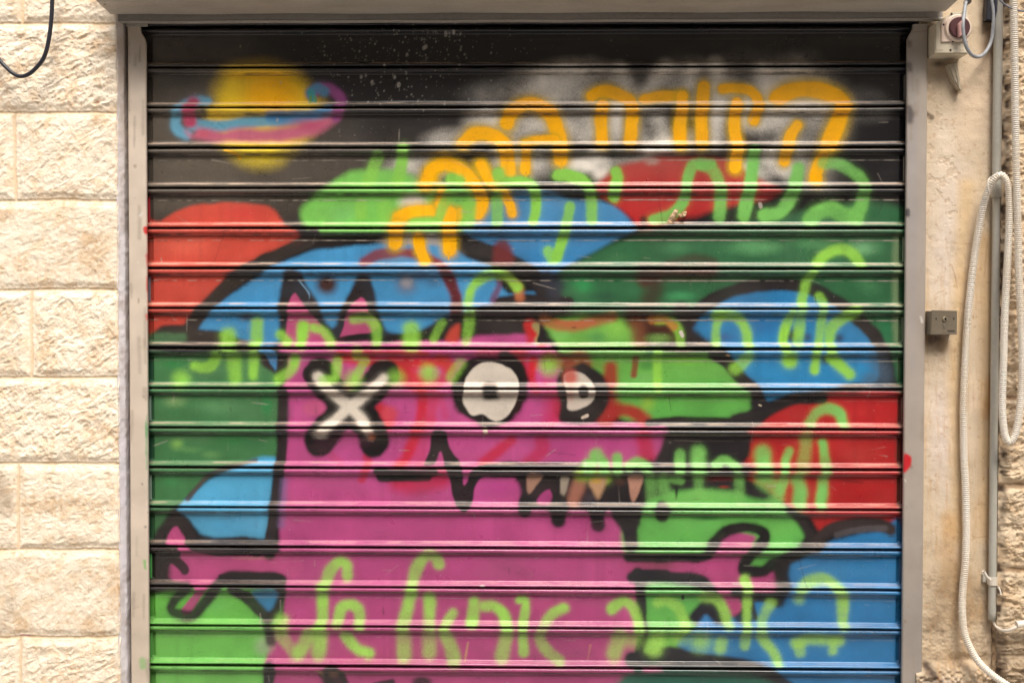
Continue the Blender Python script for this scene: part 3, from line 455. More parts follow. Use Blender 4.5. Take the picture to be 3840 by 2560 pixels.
    for t, p, r, c in [('G', [(270, 450), (240, 520), (220, 535)], 16, (196, 164, 126)), ('G', [(290, 480), (325, 480)], 14, (196, 164, 126)), ('L', [(500, 1270), (480, 1400)], 14, (186, 130, 110)), ('L', [(1400, 1290), (1380, 1390)], 13, (184, 110, 110)),
                       ('E', [(325, 1290), (328, 1360)], 5, (196, 180, 160)), ('E', [(270, 1200), (325, 1290)], 3, (190, 120, 100)), ('I', [(625, 790), (630, 830)], 7, (214, 196, 170)), ('L', [(600, 850), (615, 850)], 11, (226, 206, 196)), ('J', [(300, 90), (312, 116)], 8, (216, 200, 190)),
                       ('J', [(635, 255), (655, 262)], 9, (206, 160, 120)), ('G', [(505, 1245), (520, 1250)], 8, (206, 190, 170)), ('J', [(875, 622), (890, 628)], 7, (206, 190, 160)), ('I', [(1340, 715), (1375, 700)], 8, (220, 200, 180)), ('M', [(315, 910), (318, 945)], 7, (30, 46, 30)), ('E', [(1215, 960), (1290, 1060), (1290, 1110)], 3, (120, 160, 190)), ('G', [(880, 400), (886, 425)], 8, (170, 156, 146))]:
        S(t, p, r*.72, c, .6, .9, 2.5)
    # ---- spatter of pale specks, thickest top centre-left
    rs = np.random.default_rng(11)
    spots = [(rs.normal(1500, 170), rs.uniform(110, 420), abs(rs.normal(0, 1.1))+.5) for _ in range(230)]
    spots += [(rs.normal(1620, 260), rs.uniform(90, 250), abs(rs.normal(0, 1.0))+.4) for _ in range(110)]
    spots += [(rs.uniform(900, 2000), rs.uniform(90, 640), .6) for _ in range(120)]
    spots += [(rs.uniform(560, 3380), rs.uniform(100, 2550), rs.uniform(.2, 1.0)) for _ in range(420)]
    spots += [(1526, 206, 5), (1590, 180, 6), (1597, 176, 6), (1672, 130, 6), (1702, 124, 5), (1480, 290, 5), (1495, 318, 7), (1355, 288, 5), (1395, 308, 5), (1444, 250, 4), (1040, 450, 5)]
    for x, y, r in spots:
        i0, i1, j0, j1 = w = window(x-12, y-16, x+12, y+16)
        if i1 <= i0 or j1 <= j0: continue
        d = np.hypot(GX[i0:i1][None, :]-x-(GY[j0:j1][:, None]-y)*-.12, (GY[j0:j1][:, None]-y)/1.5)
        lay(w, (r+1.4-d)/2.6, lin((192, 184, 170)), .62, 0)
    # ---- overall unevenness of old paint
    for _ in range(420):
        x, y = rs.uniform(560, 3380), rs.uniform(420, 2640); L = rs.exponential(34)+6; th = rs.choice([0, 0, 1.5, rs.uniform(0, 3.1)])+rs.normal(0, .12)
        S('P', [(x*.6125, y*.6125), ((x+L*math.cos(th))*.6125, (y+L*math.sin(th))*.6125)], .55, (176, 166, 152) if rs.uniform() < .6 else (34, 30, 30), .8, rs.uniform(.12, .5), 1)
    st = np.clip(vnoise(NX, NY, (9, 400), RNG, 2), 0, 1)*np.clip(DENS+.1, 0, 1)
    g = 1+.13*DENS+.06*JIT+.06*FINE-.16*st
    CAN[:] = np.clip(CAN*.92*g[..., None], 0, 1)
    gr = np.clip((vnoise(NX, NY, (90, 30), RNG, 5)+.1)*.07, 0, .07)[..., None]
    CAN[:] = CAN*(1-gr)+lin((128, 116, 104))*gr
# ---------------------------------------------------------------- helpers
COL = SC.collection
def link(o, parent=None):
    COL.objects.link(o)
    if parent is not None: o.parent = parent
    return o
def wloc(o):
    v = Vector((0, 0, 0))
    while o is not None: v = v+o.location; o = o.parent
    return v
def tag(o, label=None, cat=None, group=None, kind=None):
    for k, v in (('label', label), ('category', cat), ('group', group), ('kind', kind)):
        if v: o[k] = v
    return o
def thing(name, label, cat, loc, group=None):
    o = bpy.data.objects.new(name, None); o.empty_display_size = .05; o.location = loc; link(o)
    bpy.context.view_layer.update()
    return tag(o, label, cat, group)
def mesh_obj(name, V, Fc, mat, parent=None, col=None, smooth=True, uv=None):
    """V in world space; a child keeps its place under its parent"""
    V = np.asarray(V, np.float32)
    if parent is not None: V = V-np.array(wloc(parent), np.float32)
    m = bpy.data.meshes.new(name)
    if isinstance(Fc, np.ndarray):
        m.vertices.add(len(V)); m.vertices.foreach_set('co', V.ravel())
        n = len(Fc); k = Fc.shape[1]
        m.loops.add(n*k); m.loops.foreach_set('vertex_index', Fc.ravel().astype(np.int32))
        m.polygons.add(n); m.polygons.foreach_set('loop_start', np.arange(0, n*k, k, dtype=np.int32))
        m.update(calc_edges=True)
    else:
        m.from_pydata(V.tolist(), [], Fc); m.update()
    m.polygons.foreach_set('use_smooth', np.full(len(m.polygons), smooth))
    if col is not None:
        a = m.color_attributes.new('paint', 'FLOAT_COLOR', 'POINT')
        a.data.foreach_set('color', np.concatenate([col, np.ones((len(col), 1), np.float32)], 1).astype(np.float32).ravel())
    m.materials.append(mat)
    return link(bpy.data.objects.new(name, m), parent)
def grid_faces(nr, nc, flip=False):
    i = np.arange(nr-1)[:, None]*nc+np.arange(nc-1)[None, :]
    f = np.stack([i, i+1, i+nc+1, i+nc], -1).reshape(-1, 4)
    return f[:, ::-1].copy() if flip else f
def bm_obj(name, bm, mat, parent=None, smooth=False):
    m = bpy.data.meshes.new(name)
    if parent is not None: bmesh.ops.translate(bm, verts=bm.verts, vec=-wloc(parent))
    bmesh.ops.recalc_face_normals(bm, faces=bm.faces)
    bm.to_mesh(m); bm.free(); m.materials.append(mat)
    if smooth: m.polygons.foreach_set('use_smooth', np.ones(len(m.polygons), bool))
    return link(bpy.data.objects.new(name, m), parent)
def add_box(bm, a, b, bev=0.0, seg=2):
    """axis-aligned box between two corners, edges eased by bev"""
    c = [(a[i]+b[i])/2 for i in range(3)]; s = [abs(a[i]-b[i]) for i in range(3)]
    r = bmesh.ops.create_cube(bm, size=1, matrix=Matrix.Translation(c) @ Matrix.Diagonal((*s, 1)))
    if bev > 0:
        es = list({e for v in r['verts'] for e in v.link_edges})
        bmesh.ops.bevel(bm, geom=es, offset=bev, segments=seg, affect='EDGES', profile=.5)
def add_prism(bm, pts, y0, y1, bev=0.0):
    """outline pts (x, z) with the front at y0 and the back at y1"""
    vs = [bm.verts.new((x, y0, z)) for x, z in pts]; f = bm.faces.new(vs)
    ex = bmesh.ops.extrude_face_region(bm, geom=[f])
    bmesh.ops.translate(bm, verts=[g for g in ex['geom'] if isinstance(g, bmesh.types.BMVert)], vec=(0, y1-y0, 0))
    if bev > 0:
        bmesh.ops.bevel(bm, geom=[e for e in bm.edges if all(abs(v.co.y-y0) < 1e-6 for v in e.verts)], offset=bev, segments=2, affect='EDGES')
def add_disc(bm, c, r, y0, y1, n=32, r1=None, bev=0.0):
    """a round boss about the y axis"""
    x, z = c; r1 = r if r1 is None else r1
    prof = [(r, y1), (r1, y0+bev), (max(r1-bev, 1e-4), y0)] if bev else [(r, y1), (r1, y0)]
    rings = [[bm.verts.new((x+q*math.cos(t*2*math.pi/n), y, z+q*math.sin(t*2*math.pi/n))) for t in range(n)] for q, y in prof]
    for a, b in zip(rings[:-1], rings[1:]):
        for i in range(n): bm.faces.new((a[i], a[(i+1) % n], b[(i+1) % n], b[i]))
    bm.faces.new(rings[-1]); bm.faces.new(rings[0][::-1])
def crom3(P, n=10):
    P = np.asarray(P, float); q = np.vstack([2*P[0]-P[1], P, 2*P[-1]-P[-2]]); t = np.linspace(0, 1, n, endpoint=False)[:, None]; out = []
    for i in range(1, len(q)-2):
        a, b, c, d = q[i-1], q[i], q[i+1], q[i+2]
        out.append(.5*(2*b+(c-a)*t+(2*a-5*b+4*c-d)*t**2+(3*b-a-3*c+d)*t**3))
    return np.vstack(out+[P[-1:]])
def resample(P, step):
    s = np.r_[0, np.cumsum(np.linalg.norm(np.diff(P, axis=0), axis=1))]
    k = np.arange(0, s[-1], step)
    return np.stack([np.interp(k, s, P[:, i]) for i in range(3)], 1), k
def tube(P, r, n=12):
    """vertices and faces of a tube along P; r may vary along it"""
    P = np.asarray(P, float); r = np.broadcast_to(r, (len(P),)); T = np.gradient(P, axis=0); T /= np.linalg.norm(T, axis=1)[:, None]
    N = np.cross(T[0], [0, 1, 0]) if abs(T[0][1]) < .9 else np.cross(T[0], [1, 0, 0]); N /= np.linalg.norm(N)
    V = []; ang = np.arange(n)*2*np.pi/n
    for i in range(len(P)):
        N = N-T[i]*(N @ T[i]); N /= np.linalg.norm(N); Bn = np.cross(T[i], N)
        V.append(P[i]+r[i]*(np.cos(ang)[:, None]*N+np.sin(ang)[:, None]*Bn))
    k = len(P); i = np.arange(k-1)[:, None]*n; j = np.arange(n)[None, :]; j2 = (j+1) % n
    Fq = np.stack([i+j, i+n+j, i+n+j2, i+j2], -1).reshape(-1, 4)
    return np.vstack(V), Fq
def px_tube(name, pts, r, mat, parent=None, n=10, step=.006):
    P, _ = resample(crom3([tuple(at(x, y, d)) for x, y, d in pts]), step)
    V, Fq = tube(P, r, n); nr = len(P); c0, c1 = len(V), len(V)+1
    V = np.vstack([V, P[:1], P[-1:]])
    cap = [[c0, (j+1) % n, j, j] for j in range(n)]+[[c1, (nr-1)*n+j, (nr-1)*n+(j+1) % n, (nr-1)*n+(j+1) % n] for j in range(n)]
    fs = Fq.tolist()+[c[:3] for c in cap]
    return mesh_obj(name, V, fs, mat, parent)
def lat(X, Y, cell, seed):
    """value noise of arbitrary coordinates, -1..1"""
    x = X/cell; y = Y/cell; ix = np.floor(x).astype(np.int64); iy = np.floor(y).astype(np.int64); fx = x-ix; fy = y-iy
    fx = fx*fx*fx*(fx*(fx*6-15)+10); fy = fy*fy*fy*(fy*(fy*6-15)+10)
    def h(a, b):
        v = (a*374761393+b*668265263+seed*974634777) & 0x7fffffff; v = ((v ^ (v >> 13))*1274126177) & 0x7fffffff
        return ((v ^ (v >> 16)) & 0xffff)/32767.5-1
    return (h(ix, iy)*(1-fx)+h(ix+1, iy)*fx)*(1-fy)+(h(ix, iy+1)*(1-fx)+h(ix+1, iy+1)*fx)*fy
def ss(a, b, x):
    t = np.clip((x-a)/(b-a), 0, 1); return t*t*(3-2*t)

# ---------------------------------------------------------------- materials
def mat(name, rgb=None, rough=.5, metal=0.0, attr=False, noise=None, bump=None, rvar=0.0, spec=.5, ior=None, coat=0.0):
    m = bpy.data.materials.new(name); m.use_nodes = True; t = m.node_tree; N, L = t.nodes, t.links; p = N["Principled BSDF"]
    p.inputs["Roughness"].default_value = rough; p.inputs["Metallic"].default_value = metal; p.inputs["Specular IOR Level"].default_value = spec
    if coat: p.inputs["Coat Weight"].default_value = coat; p.inputs["Coat Roughness"].default_value = .12
    co = N.new("ShaderNodeTexCoord")
    src = None
    if attr:
        a = N.new("ShaderNodeAttribute"); a.attribute_name = 'paint'; src = a.outputs["Color"]
    else:
        r = N.new("ShaderNodeRGB"); r.outputs[0].default_value = (*[float(v) for v in lin(rgb)], 1); src = r.outputs[0]
    if noise:                                              # (scale, stretch xyz, other colour, amount)
        for sc_, st, c2, amt in noise:
            mp = N.new("ShaderNodeMapping"); mp.inputs["Scale"].default_value = st; L.new(co.outputs["Object"], mp.inputs[0])
            n = N.new("ShaderNodeTexNoise"); n.inputs["Scale"].default_value = sc_; n.inputs["Detail"].default_value = 6; n.inputs["Roughness"].default_value = .62
            L.new(mp.outputs[0], n.inputs["Vector"])
            cr = N.new("ShaderNodeMapRange"); cr.inputs[1].default_value = .42; cr.inputs[2].default_value = .72; cr.inputs[4].default_value = amt
            L.new(n.outputs[0], cr.inputs[0])
            mx = N.new("ShaderNodeMixRGB"); mx.inputs[2].default_value = (*[float(v) for v in lin(c2)], 1)
            L.new(cr.outputs[0], mx.inputs[0]); L.new(src, mx.inputs[1]); src = mx.outputs[0]
    L.new(src, p.inputs["Base Color"])
    if rvar:
        n = N.new("ShaderNodeTexNoise"); n.inputs["Scale"].default_value = 9; n.inputs["Detail"].default_value = 5; L.new(co.outputs["Object"], n.inputs["Vector"])
        cr = N.new("ShaderNodeMapRange"); cr.inputs[1].default_value = .3; cr.inputs[2].default_value = .7; cr.inputs[3].default_value = rough-rvar; cr.inputs[4].default_value = rough+rvar
        L.new(n.outputs[0], cr.inputs[0]); L.new(cr.outputs[0], p.inputs["Roughness"])
    if bump:
        prev = None
        for sc_, st, dist in bump:
            mp = N.new("ShaderNodeMapping"); mp.inputs["Scale"].default_value = st; L.new(co.outputs["Object"], mp.inputs[0])
            n = N.new("ShaderNodeTexNoise"); n.inputs["Scale"].default_value = sc_; n.inputs["Detail"].default_value = 5; L.new(mp.outputs[0], n.inputs["Vector"])
            b = N.new("ShaderNodeBump"); b.inputs["Distance"].default_value = dist; b.inputs["Strength"].default_value = 1
            L.new(n.outputs[0], b.inputs["Height"])
            if prev: L.new(prev, b.inputs["Normal"])
            prev = b.outputs[0]
        L.new(prev, p.inputs["Normal"])
    return m
U1 = (1, 1, 1)
M_PAINT = mat('sprayed_steel', attr=True, rough=.33, rvar=.09, spec=.5, coat=.4, bump=[(420, U1, .00012), (3, (1, 1, 3), .0012)])
M_RAIL = mat('painted_rail', attr=True, rough=.46, rvar=.08, bump=[(300, U1, .0001), (6, U1, .0006)])
M_STONE = mat('limestone', attr=True, rough=.9, spec=.2, bump=[(260, U1, .0006), (700, U1, .0003)])
M_PLAST = mat('old_plaster', attr=True, rough=.88, spec=.2, bump=[(240, U1, .0005), (60, U1, .0012)])
M_HOUS = mat('galvanised_sheet', (172, 165, 155), .5, 0, noise=[(7, (1, 3, 3), (140, 131, 120), .7), (60, (1, 6, 6), (150, 142, 130), .6), (160, U1, (190, 182, 170), .4)], rvar=.08, bump=[(200, U1, .0001)])
M_DARK = mat('grimy_steel', (60, 54, 50), .6)
M_BLKC = mat('black_rubber', (38, 38, 46), .42)
M_GREYC = mat('grey_cable', (158, 160, 162), .5, noise=[(60, U1, (110, 112, 116), .5)])
M_THIN = mat('thin_grey_cable', (110, 110, 118), .5)
M_PVC = mat('grey_plastic_pipe', (176, 172, 160), .42, noise=[(6, (4, 4, 1), (158, 152, 138), .7), (80, U1, (190, 186, 174), .4)])
M_CORR = mat('white_corrugated_plastic', (232, 222, 206), .45, noise=[(5, (3, 3, 1), (214, 192, 160), .6)])
M_WHITE = mat('white_plastic', (222, 212, 196), .4, noise=[(20, U1, (190, 178, 158), .5)])
M_CREAM = mat('yellowed_plastic', (214, 202, 178), .42, noise=[(18, U1, (186, 172, 146), .6)])
M_PLATE = mat('pale_plate', (226, 204, 186), .4)
M_DIAL = mat('maroon_plastic', (88, 54, 56), .35, noise=[(12, U1, (74, 50, 56), .7)])
M_HAND = mat('faded_red_plastic', (184, 142, 136), .35)
M_SCREW = mat('dark_screw', (58, 50, 46), .5, .3)
M_INOX = mat('brushed_steel', (150, 138, 118), .38, .55, noise=[(30, (1, 1, 12), (126, 114, 96), .6)], rvar=.08)
M_CAST = mat('cast_grey_box', (128, 118, 102), .5, .3, noise=[(25, U1, (104, 96, 84), .5)])
M_BRASS = mat('worn_steel_lock', (188, 174, 146), .3, .8)
M_HOLE = mat('dark_keyway', (16, 14, 14), .7)
M_TAPE = mat('dry_masking_tape', (208, 178, 140), .7, noise=[(60, U1, (182, 148, 108), .6)])
M_PRINT = mat('faint_print', (176, 162, 136), .5)
M_STREET = mat('street_paving', (196, 190, 180), .85, noise=[(1.5, U1, (176, 168, 156), .7), (40, U1, (182, 174, 164), .5)])

# ---------------------------------------------------------------- the street
def plane(name, z, s, m):
    V = [(-s, -s, z), (s, -s, z), (s, s, z), (-s, s, z)]
    return mesh_obj(name, V, [[0, 1, 2, 3]], m, smooth=False)
tag(plane('street', 0.0, 300, M_STREET), kind='structure')
# the house across the lane: behind the camera, it keeps the low sky off the shutter
bm = bmesh.new(); add_box(bm, (-14, -9, 0), (14, -4.6, 6.0))
tag(bm_obj('opposite_house', bm, mat('opposite_stone', (134, 118, 98), .9, noise=[(3, U1, (104, 90, 74), .6)])), kind='structure')

# ---------------------------------------------------------------- the roller shutter
X0 = at(517, 1280).x; X1 = at(3425, 1280).x
shut = thing('roller_shutter', 'wide steel roller shutter covered in graffiti of a pink monster, ringed planet and Hebrew lettering', 'shutter', (0, 0, 0))
PITCHZ = .115
PROF = [(-.055, -8), (-.02, -7.5), (.004, -6.5), (.012, -3), (.018, 3), (.028, 7.6), (.045, 11.2), (.066, 13), (.092, 13.3), (.114, 12), (.131, 8.8), (.145, 5), (.160, 1.9), (.177, .4), (.2, 0)]
PROF2 = [(.840, 0), (.858, .9), (.875, 3.4), (.890, 7.2), (.904, 11.0), (.918, 13.9), (.934, 15.6), (.952, 16), (.967, 14.8), (.976, 12), (.980, 8), (.981, 1), (.979, -3), (.974, -5)]
def dense(p, n): return crom3([(a, b, 0) for a, b in p], n)[:, :2]
def build_curtain():
    paint_shutter()
    nx = 1150; xs = np.linspace(X0, X1, nx)
    a, b = dense(PROF, 3), dense(PROF2, 3)
    fl = np.stack([np.linspace(.20, .840, 46)[1:-1], np.zeros(44)], 1)
    prof = np.vstack([a, fl, b]); nr = len(prof)
    rs = np.random.default_rng(3)
    Vs, Cs, Fs = [], [], []; base = 0
    xin = np.minimum(xs-at(552, 1280).x, at(3394, 1280).x-xs)         # metres in from the visible end of the slat
    ends = ss(.020, .016, xin)
    highlight_dust_c = lin((224, 194, 166)); grey = lin((178, 166, 152))
    n1 = vnoise(nx, 24, (90, 1.01), rs, 4)
    for k in range(-2, 20):
        u = prof[:, 0][:, None]; h = prof[:, 1][:, None]*np.ones((1, nx))
        flat = ss(.20, .24, u)*ss(.845, .81, u)
        h = h-flat*ends*4.5                                              # pressed-down tongue at both ends
        warp = lat(xs[None, :]*1000+k*731, u*115+k*57, 170, 5)*.8+lat(xs[None, :]*1000+k*331, u*115, 60, 9)*.2
        h = h+flat*warp
        sag = lat(xs*1000, np.full(nx, k*777.), 420, 21)[None, :]*.9+lat(xs*1000, np.full(nx, k*177.), 90, 22)[None, :]*.25+math.sin(k*2.4)*.5
        z = ZG-(k+u)*PITCHZ+sag*.001
        X = np.broadcast_to(xs[None, :], (nr, nx)); Z = np.broadcast_to(z, (nr, nx))
        px, py = to_px(X, 0*X, Z)
        c = sample(px, np.minimum(py, 2582))                             # below the photo the same areas run on to the street
        if k < 17:
            xm = xs[None, :]*1000
            # highlights painted on the ledges of the rolled edges, with some dust
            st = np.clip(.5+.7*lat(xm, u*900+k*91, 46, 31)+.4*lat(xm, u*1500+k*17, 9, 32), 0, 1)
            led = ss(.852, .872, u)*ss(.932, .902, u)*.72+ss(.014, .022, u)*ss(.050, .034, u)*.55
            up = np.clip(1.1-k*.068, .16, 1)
            led = (led*up*(.2+.85*st))[..., None]; c = c*(1-led)+highlight_dust_c*led
            # a scraped line along each slat and scuffs on the rolls
            amp = {3: .9, 4: .95, 5: .9, 6: .8, 7: .6, 8: .15, 9: .06, 2: .5, 12: .12, 13: .25, 14: .2}.get(k, .05)
            du = np.abs(u-.302-lat(xm, 0*u+k*71., 300, 41)*.004)/.019
            sc = np.clip(1.25-du, 0, 1)*np.clip(.55+.7*lat(xm, 0*u+k*13., 260, 42)+.5*lat(xm, 0*u+k*5., 14, 43), 0, 1)*amp
            c = c*(1-sc[..., None])+grey*sc[..., None]
            du = np.abs(u-.322)/.016
            sc = np.clip(1-du, 0, 1)*np.clip(.1+.8*lat(xm, 0*u+k*3., 180, 44)+.6*lat(xm, 0*u+k*7., 9, 45), 0, 1)*amp*.8
            c = c*(1-sc[..., None])
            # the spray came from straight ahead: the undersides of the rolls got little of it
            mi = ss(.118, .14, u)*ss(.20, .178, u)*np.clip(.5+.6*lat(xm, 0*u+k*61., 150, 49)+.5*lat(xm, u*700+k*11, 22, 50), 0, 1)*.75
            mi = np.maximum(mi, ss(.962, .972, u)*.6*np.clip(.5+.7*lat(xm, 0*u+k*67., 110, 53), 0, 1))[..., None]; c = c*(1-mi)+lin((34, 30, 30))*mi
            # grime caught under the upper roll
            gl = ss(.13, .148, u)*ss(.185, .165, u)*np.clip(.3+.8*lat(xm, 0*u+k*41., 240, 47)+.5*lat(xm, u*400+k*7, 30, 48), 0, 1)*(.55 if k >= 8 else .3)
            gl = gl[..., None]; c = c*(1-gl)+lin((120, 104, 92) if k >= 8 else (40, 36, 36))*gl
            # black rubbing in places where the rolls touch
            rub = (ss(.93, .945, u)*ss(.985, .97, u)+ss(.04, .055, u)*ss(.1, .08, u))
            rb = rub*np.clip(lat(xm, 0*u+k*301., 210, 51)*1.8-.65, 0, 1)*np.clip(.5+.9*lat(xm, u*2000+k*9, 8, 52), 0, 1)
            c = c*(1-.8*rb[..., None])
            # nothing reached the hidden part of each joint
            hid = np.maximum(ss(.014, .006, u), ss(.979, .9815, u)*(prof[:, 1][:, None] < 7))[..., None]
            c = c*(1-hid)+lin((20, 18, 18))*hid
            # shade of the rail flange painted on the slat ends
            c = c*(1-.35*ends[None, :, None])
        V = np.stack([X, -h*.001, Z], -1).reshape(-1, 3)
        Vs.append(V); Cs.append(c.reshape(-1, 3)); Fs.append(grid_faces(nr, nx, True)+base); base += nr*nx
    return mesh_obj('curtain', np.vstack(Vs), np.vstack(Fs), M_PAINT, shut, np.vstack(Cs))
build_curtain()

# guide rails: folded sheet channels the slats run in
def rail(px_in, px_out, side, paint):
    d = .030; zt, zb = at(1979, 96, d).z, 0.0
    xi, xo = at(px_in, 1280, d).x, at(px_out, 1280, d).x
    s = 1 if xi > xo else -1
    prof = [(xo+s*.004, .02), (xo+s*.0005, .01), (xo, -.022), (xo+s*.001, -.0275), (xo+s*.004, -.030)]
    prof += [(xo+(xi-xo)*t, -.030-.0006*math.sin(math.pi*t)) for t in np.linspace(.1, .9, 14)]
    prof += [(xi-s*.004, -.030), (xi-s*.0012, -.0288), (xi, -.026), (xi-s*.0002, -.0185), (xi-s*.002, -.0175), (xi-s*.0032, -.020), (xi-s*.005, -.0275), (xi-s*.012, -.0282), (xo+s*.02, -.0282), (xo+s*.004, -.0275), (xo+s*.003, .01)]
    prof = np.array(prof); nz = 560
    zs = np.r_[np.linspace(zt, zt-.12, 40), np.linspace(zt-.12, zb, nz)[1:]]
    X = np.empty((len(zs), len(prof))); Y = X.copy(); Z = X.copy()
    for j, (x, y) in enumerate(prof):
        k = (x-xo)/(xi-xo); fl = ss(zt-.055, zt-.005, zs)**1.6*.016*max(0, k)
        X[:, j] = x-s*fl; Y[:, j] = y; Z[:, j] = zs
    Y += lat(Z*1000, X*0+side*50, 300, 61)*.0007
    px, py = to_px(X, Y, Z)
    paint()
    c = sample(px, py).reshape(-1, 3)
    return mesh_obj('guide_rail', np.stack([X, Y, Z], -1).reshape(-1, 3), grid_faces(len(zs), len(prof), s < 0), M_RAIL, shut, c)
def speck(n):
    """knocks, rust freckles and rubbed streaks on the folded sheet"""
    x1 = CX0+NX*STEP
    for _ in range(n):
        x, y = RNG.uniform(CX0, x1), RNG.uniform(90, 2560); q_ = RNG.uniform()
        if q_ < .5: S('P', [(x*.6125, y*.6125)], RNG.uniform(.3, 1.3), (130, 110, 92), .8, RNG.uniform(.2, .7), 3)
        elif q_ < .85: S('P', [(x*.6125, y*.6125), ((x+RNG.uniform(-6, 6))*.6125, (y+RNG.uniform(30, 160))*.6125)], RNG.uniform(1.5, 4), (150, 136, 120), 1.4, .45)
        else: S('P', [(x*.6125, y*.6125), ((x+RNG.uniform(-14, 14))*.6125, (y+RNG.uniform(-10, 30))*.6125)], 1.1, (226, 220, 210), .8, .7)
def paint_left_rail():
    canvas(470, 40, 580, 2700, 4, 21); CAN[:] = lin((210, 194, 176))
    B('P', 316, 90, 60, 220, (190, 176, 158), .7); B('P', 316, 1400, 60, 260, (196, 180, 160), .6)
    CAN[:] *= (1+.10*DENS+.05*JIT)[..., None]
    speck(45)
    S('E', [(95, 588), (98, 602)], 19, (206, 62, 56), .4); S('E', [(101, 1215), (103, 1245)], 9, (206, 90, 80), .8, .8)
    S('E', [(100, 780), (104, 1040)], 5, (200, 70, 60), .8, .7)
    S('K', [(84, 670), (88, 720)], 9, (104, 176, 84), .6, .8); S('K', [(66, 1400), (70, 1440)], 18, (120, 180, 100), 1.1, .6); S('K', [(88, 420)], 12, (80, 66, 60), .8)
    S('H', [(70, 200)], 14, (190, 178, 150), .6, .7); S('E', [(40, 1100), (36, 1130)], 7, (170, 150, 130), .8, .8)
    S('H', [(98, 700), (98, 1100)], 5, (70, 150, 90), .9, .7); S('A', [(120, 200), (110, 320), (105, 420)], 6, (150, 136, 118), .9, .6); S('K', [(64, 105)], 4, (60, 50, 44), .6, .9)
    S('A', [(140, 90), (150, 88)], 8, (96, 60, 40), .7, .6)
def paint_right_rail():
    canvas(3350, 40, 3510, 2700, 4, 22); CAN[:] = lin((166, 154, 142))
    B('P', 2110, 1500, 90, 420, (146, 138, 130), .7); B('P', 2120, 120, 90, 300, (178, 166, 152), .8)
    B('P', 2096, 500, 26, 700, (156, 150, 148), .6)
    CAN[:] *= (1+.08*DENS+.04*JIT)[..., None]
    speck(50)
    S('D', [(1296, 600), (1305, 640)], 22, (80, 72, 70), 1.2, .8); S('D', [(1295, 990), (1310, 1050), (1305, 1110)], 28, (78, 70, 70), 1.2, .8); S('D', [(1300, 390), (1300, 420)], 16, (90, 82, 78), 1.3, .6)
    S('G', [(1965, 450), (1965, 480)], 14, (70, 66, 68), .8, .9); S('D', [(1300, 300), (1460, 285)], 8, (150, 132, 112), .9, .7)
    F('J', [(1936, 990), (1960, 984), (1985, 1000), (1990, 1040), (1970, 1085), (1936, 1115)], (194, 34, 42), 7); S('G', [(2065, 1230), (2072, 1265)], 3, (220, 214, 206), .6, .8)
rail(551, 483, 0, paint_left_rail); rail(3394, 3471, 1, paint_right_rail)

# small riveted end plates on every other slat
def end_lock(px_a, px_b, k):
    xa, xb = at(px_a, 1280, .004).x, at(px_b, 1280, .004).x
    z = ZG-(k+.52)*PITCHZ; bm = bmesh.new()
    add_box(bm, (xa, -.0005, z-.037), (xb, .0045, z+.037), .001, 1)
    for dz in (-.022, .022): add_disc(bm, (min(xa, xb)+.004, z+dz), .0013, -.0014, 0, 10)
    return bm
def lock_mat(rgb): return mat('end_plate_paint', rgb, .4)
for k, c in ((3, (150, 34, 40)), (5, (112, 104, 112)), (8, (118, 138, 124)), (10, (126, 140, 126)), (12, (70, 142, 70)), (14, (88, 150, 72))):
    bm_obj('end_lock', end_lock(540, 563, k), lock_mat(c), shut)
for k, c in ((0, (112, 104, 92)), (2, (120, 110, 96)), (4, (128, 140, 110)), (6, (120, 132, 104)), (8, (120, 84, 70)), (10, (110, 60, 52)), (12, (60, 90, 120)), (14, (60, 90, 120))):
    bm_obj('end_lock', end_lock(3384, 3402, k), lock_mat(c), shut)

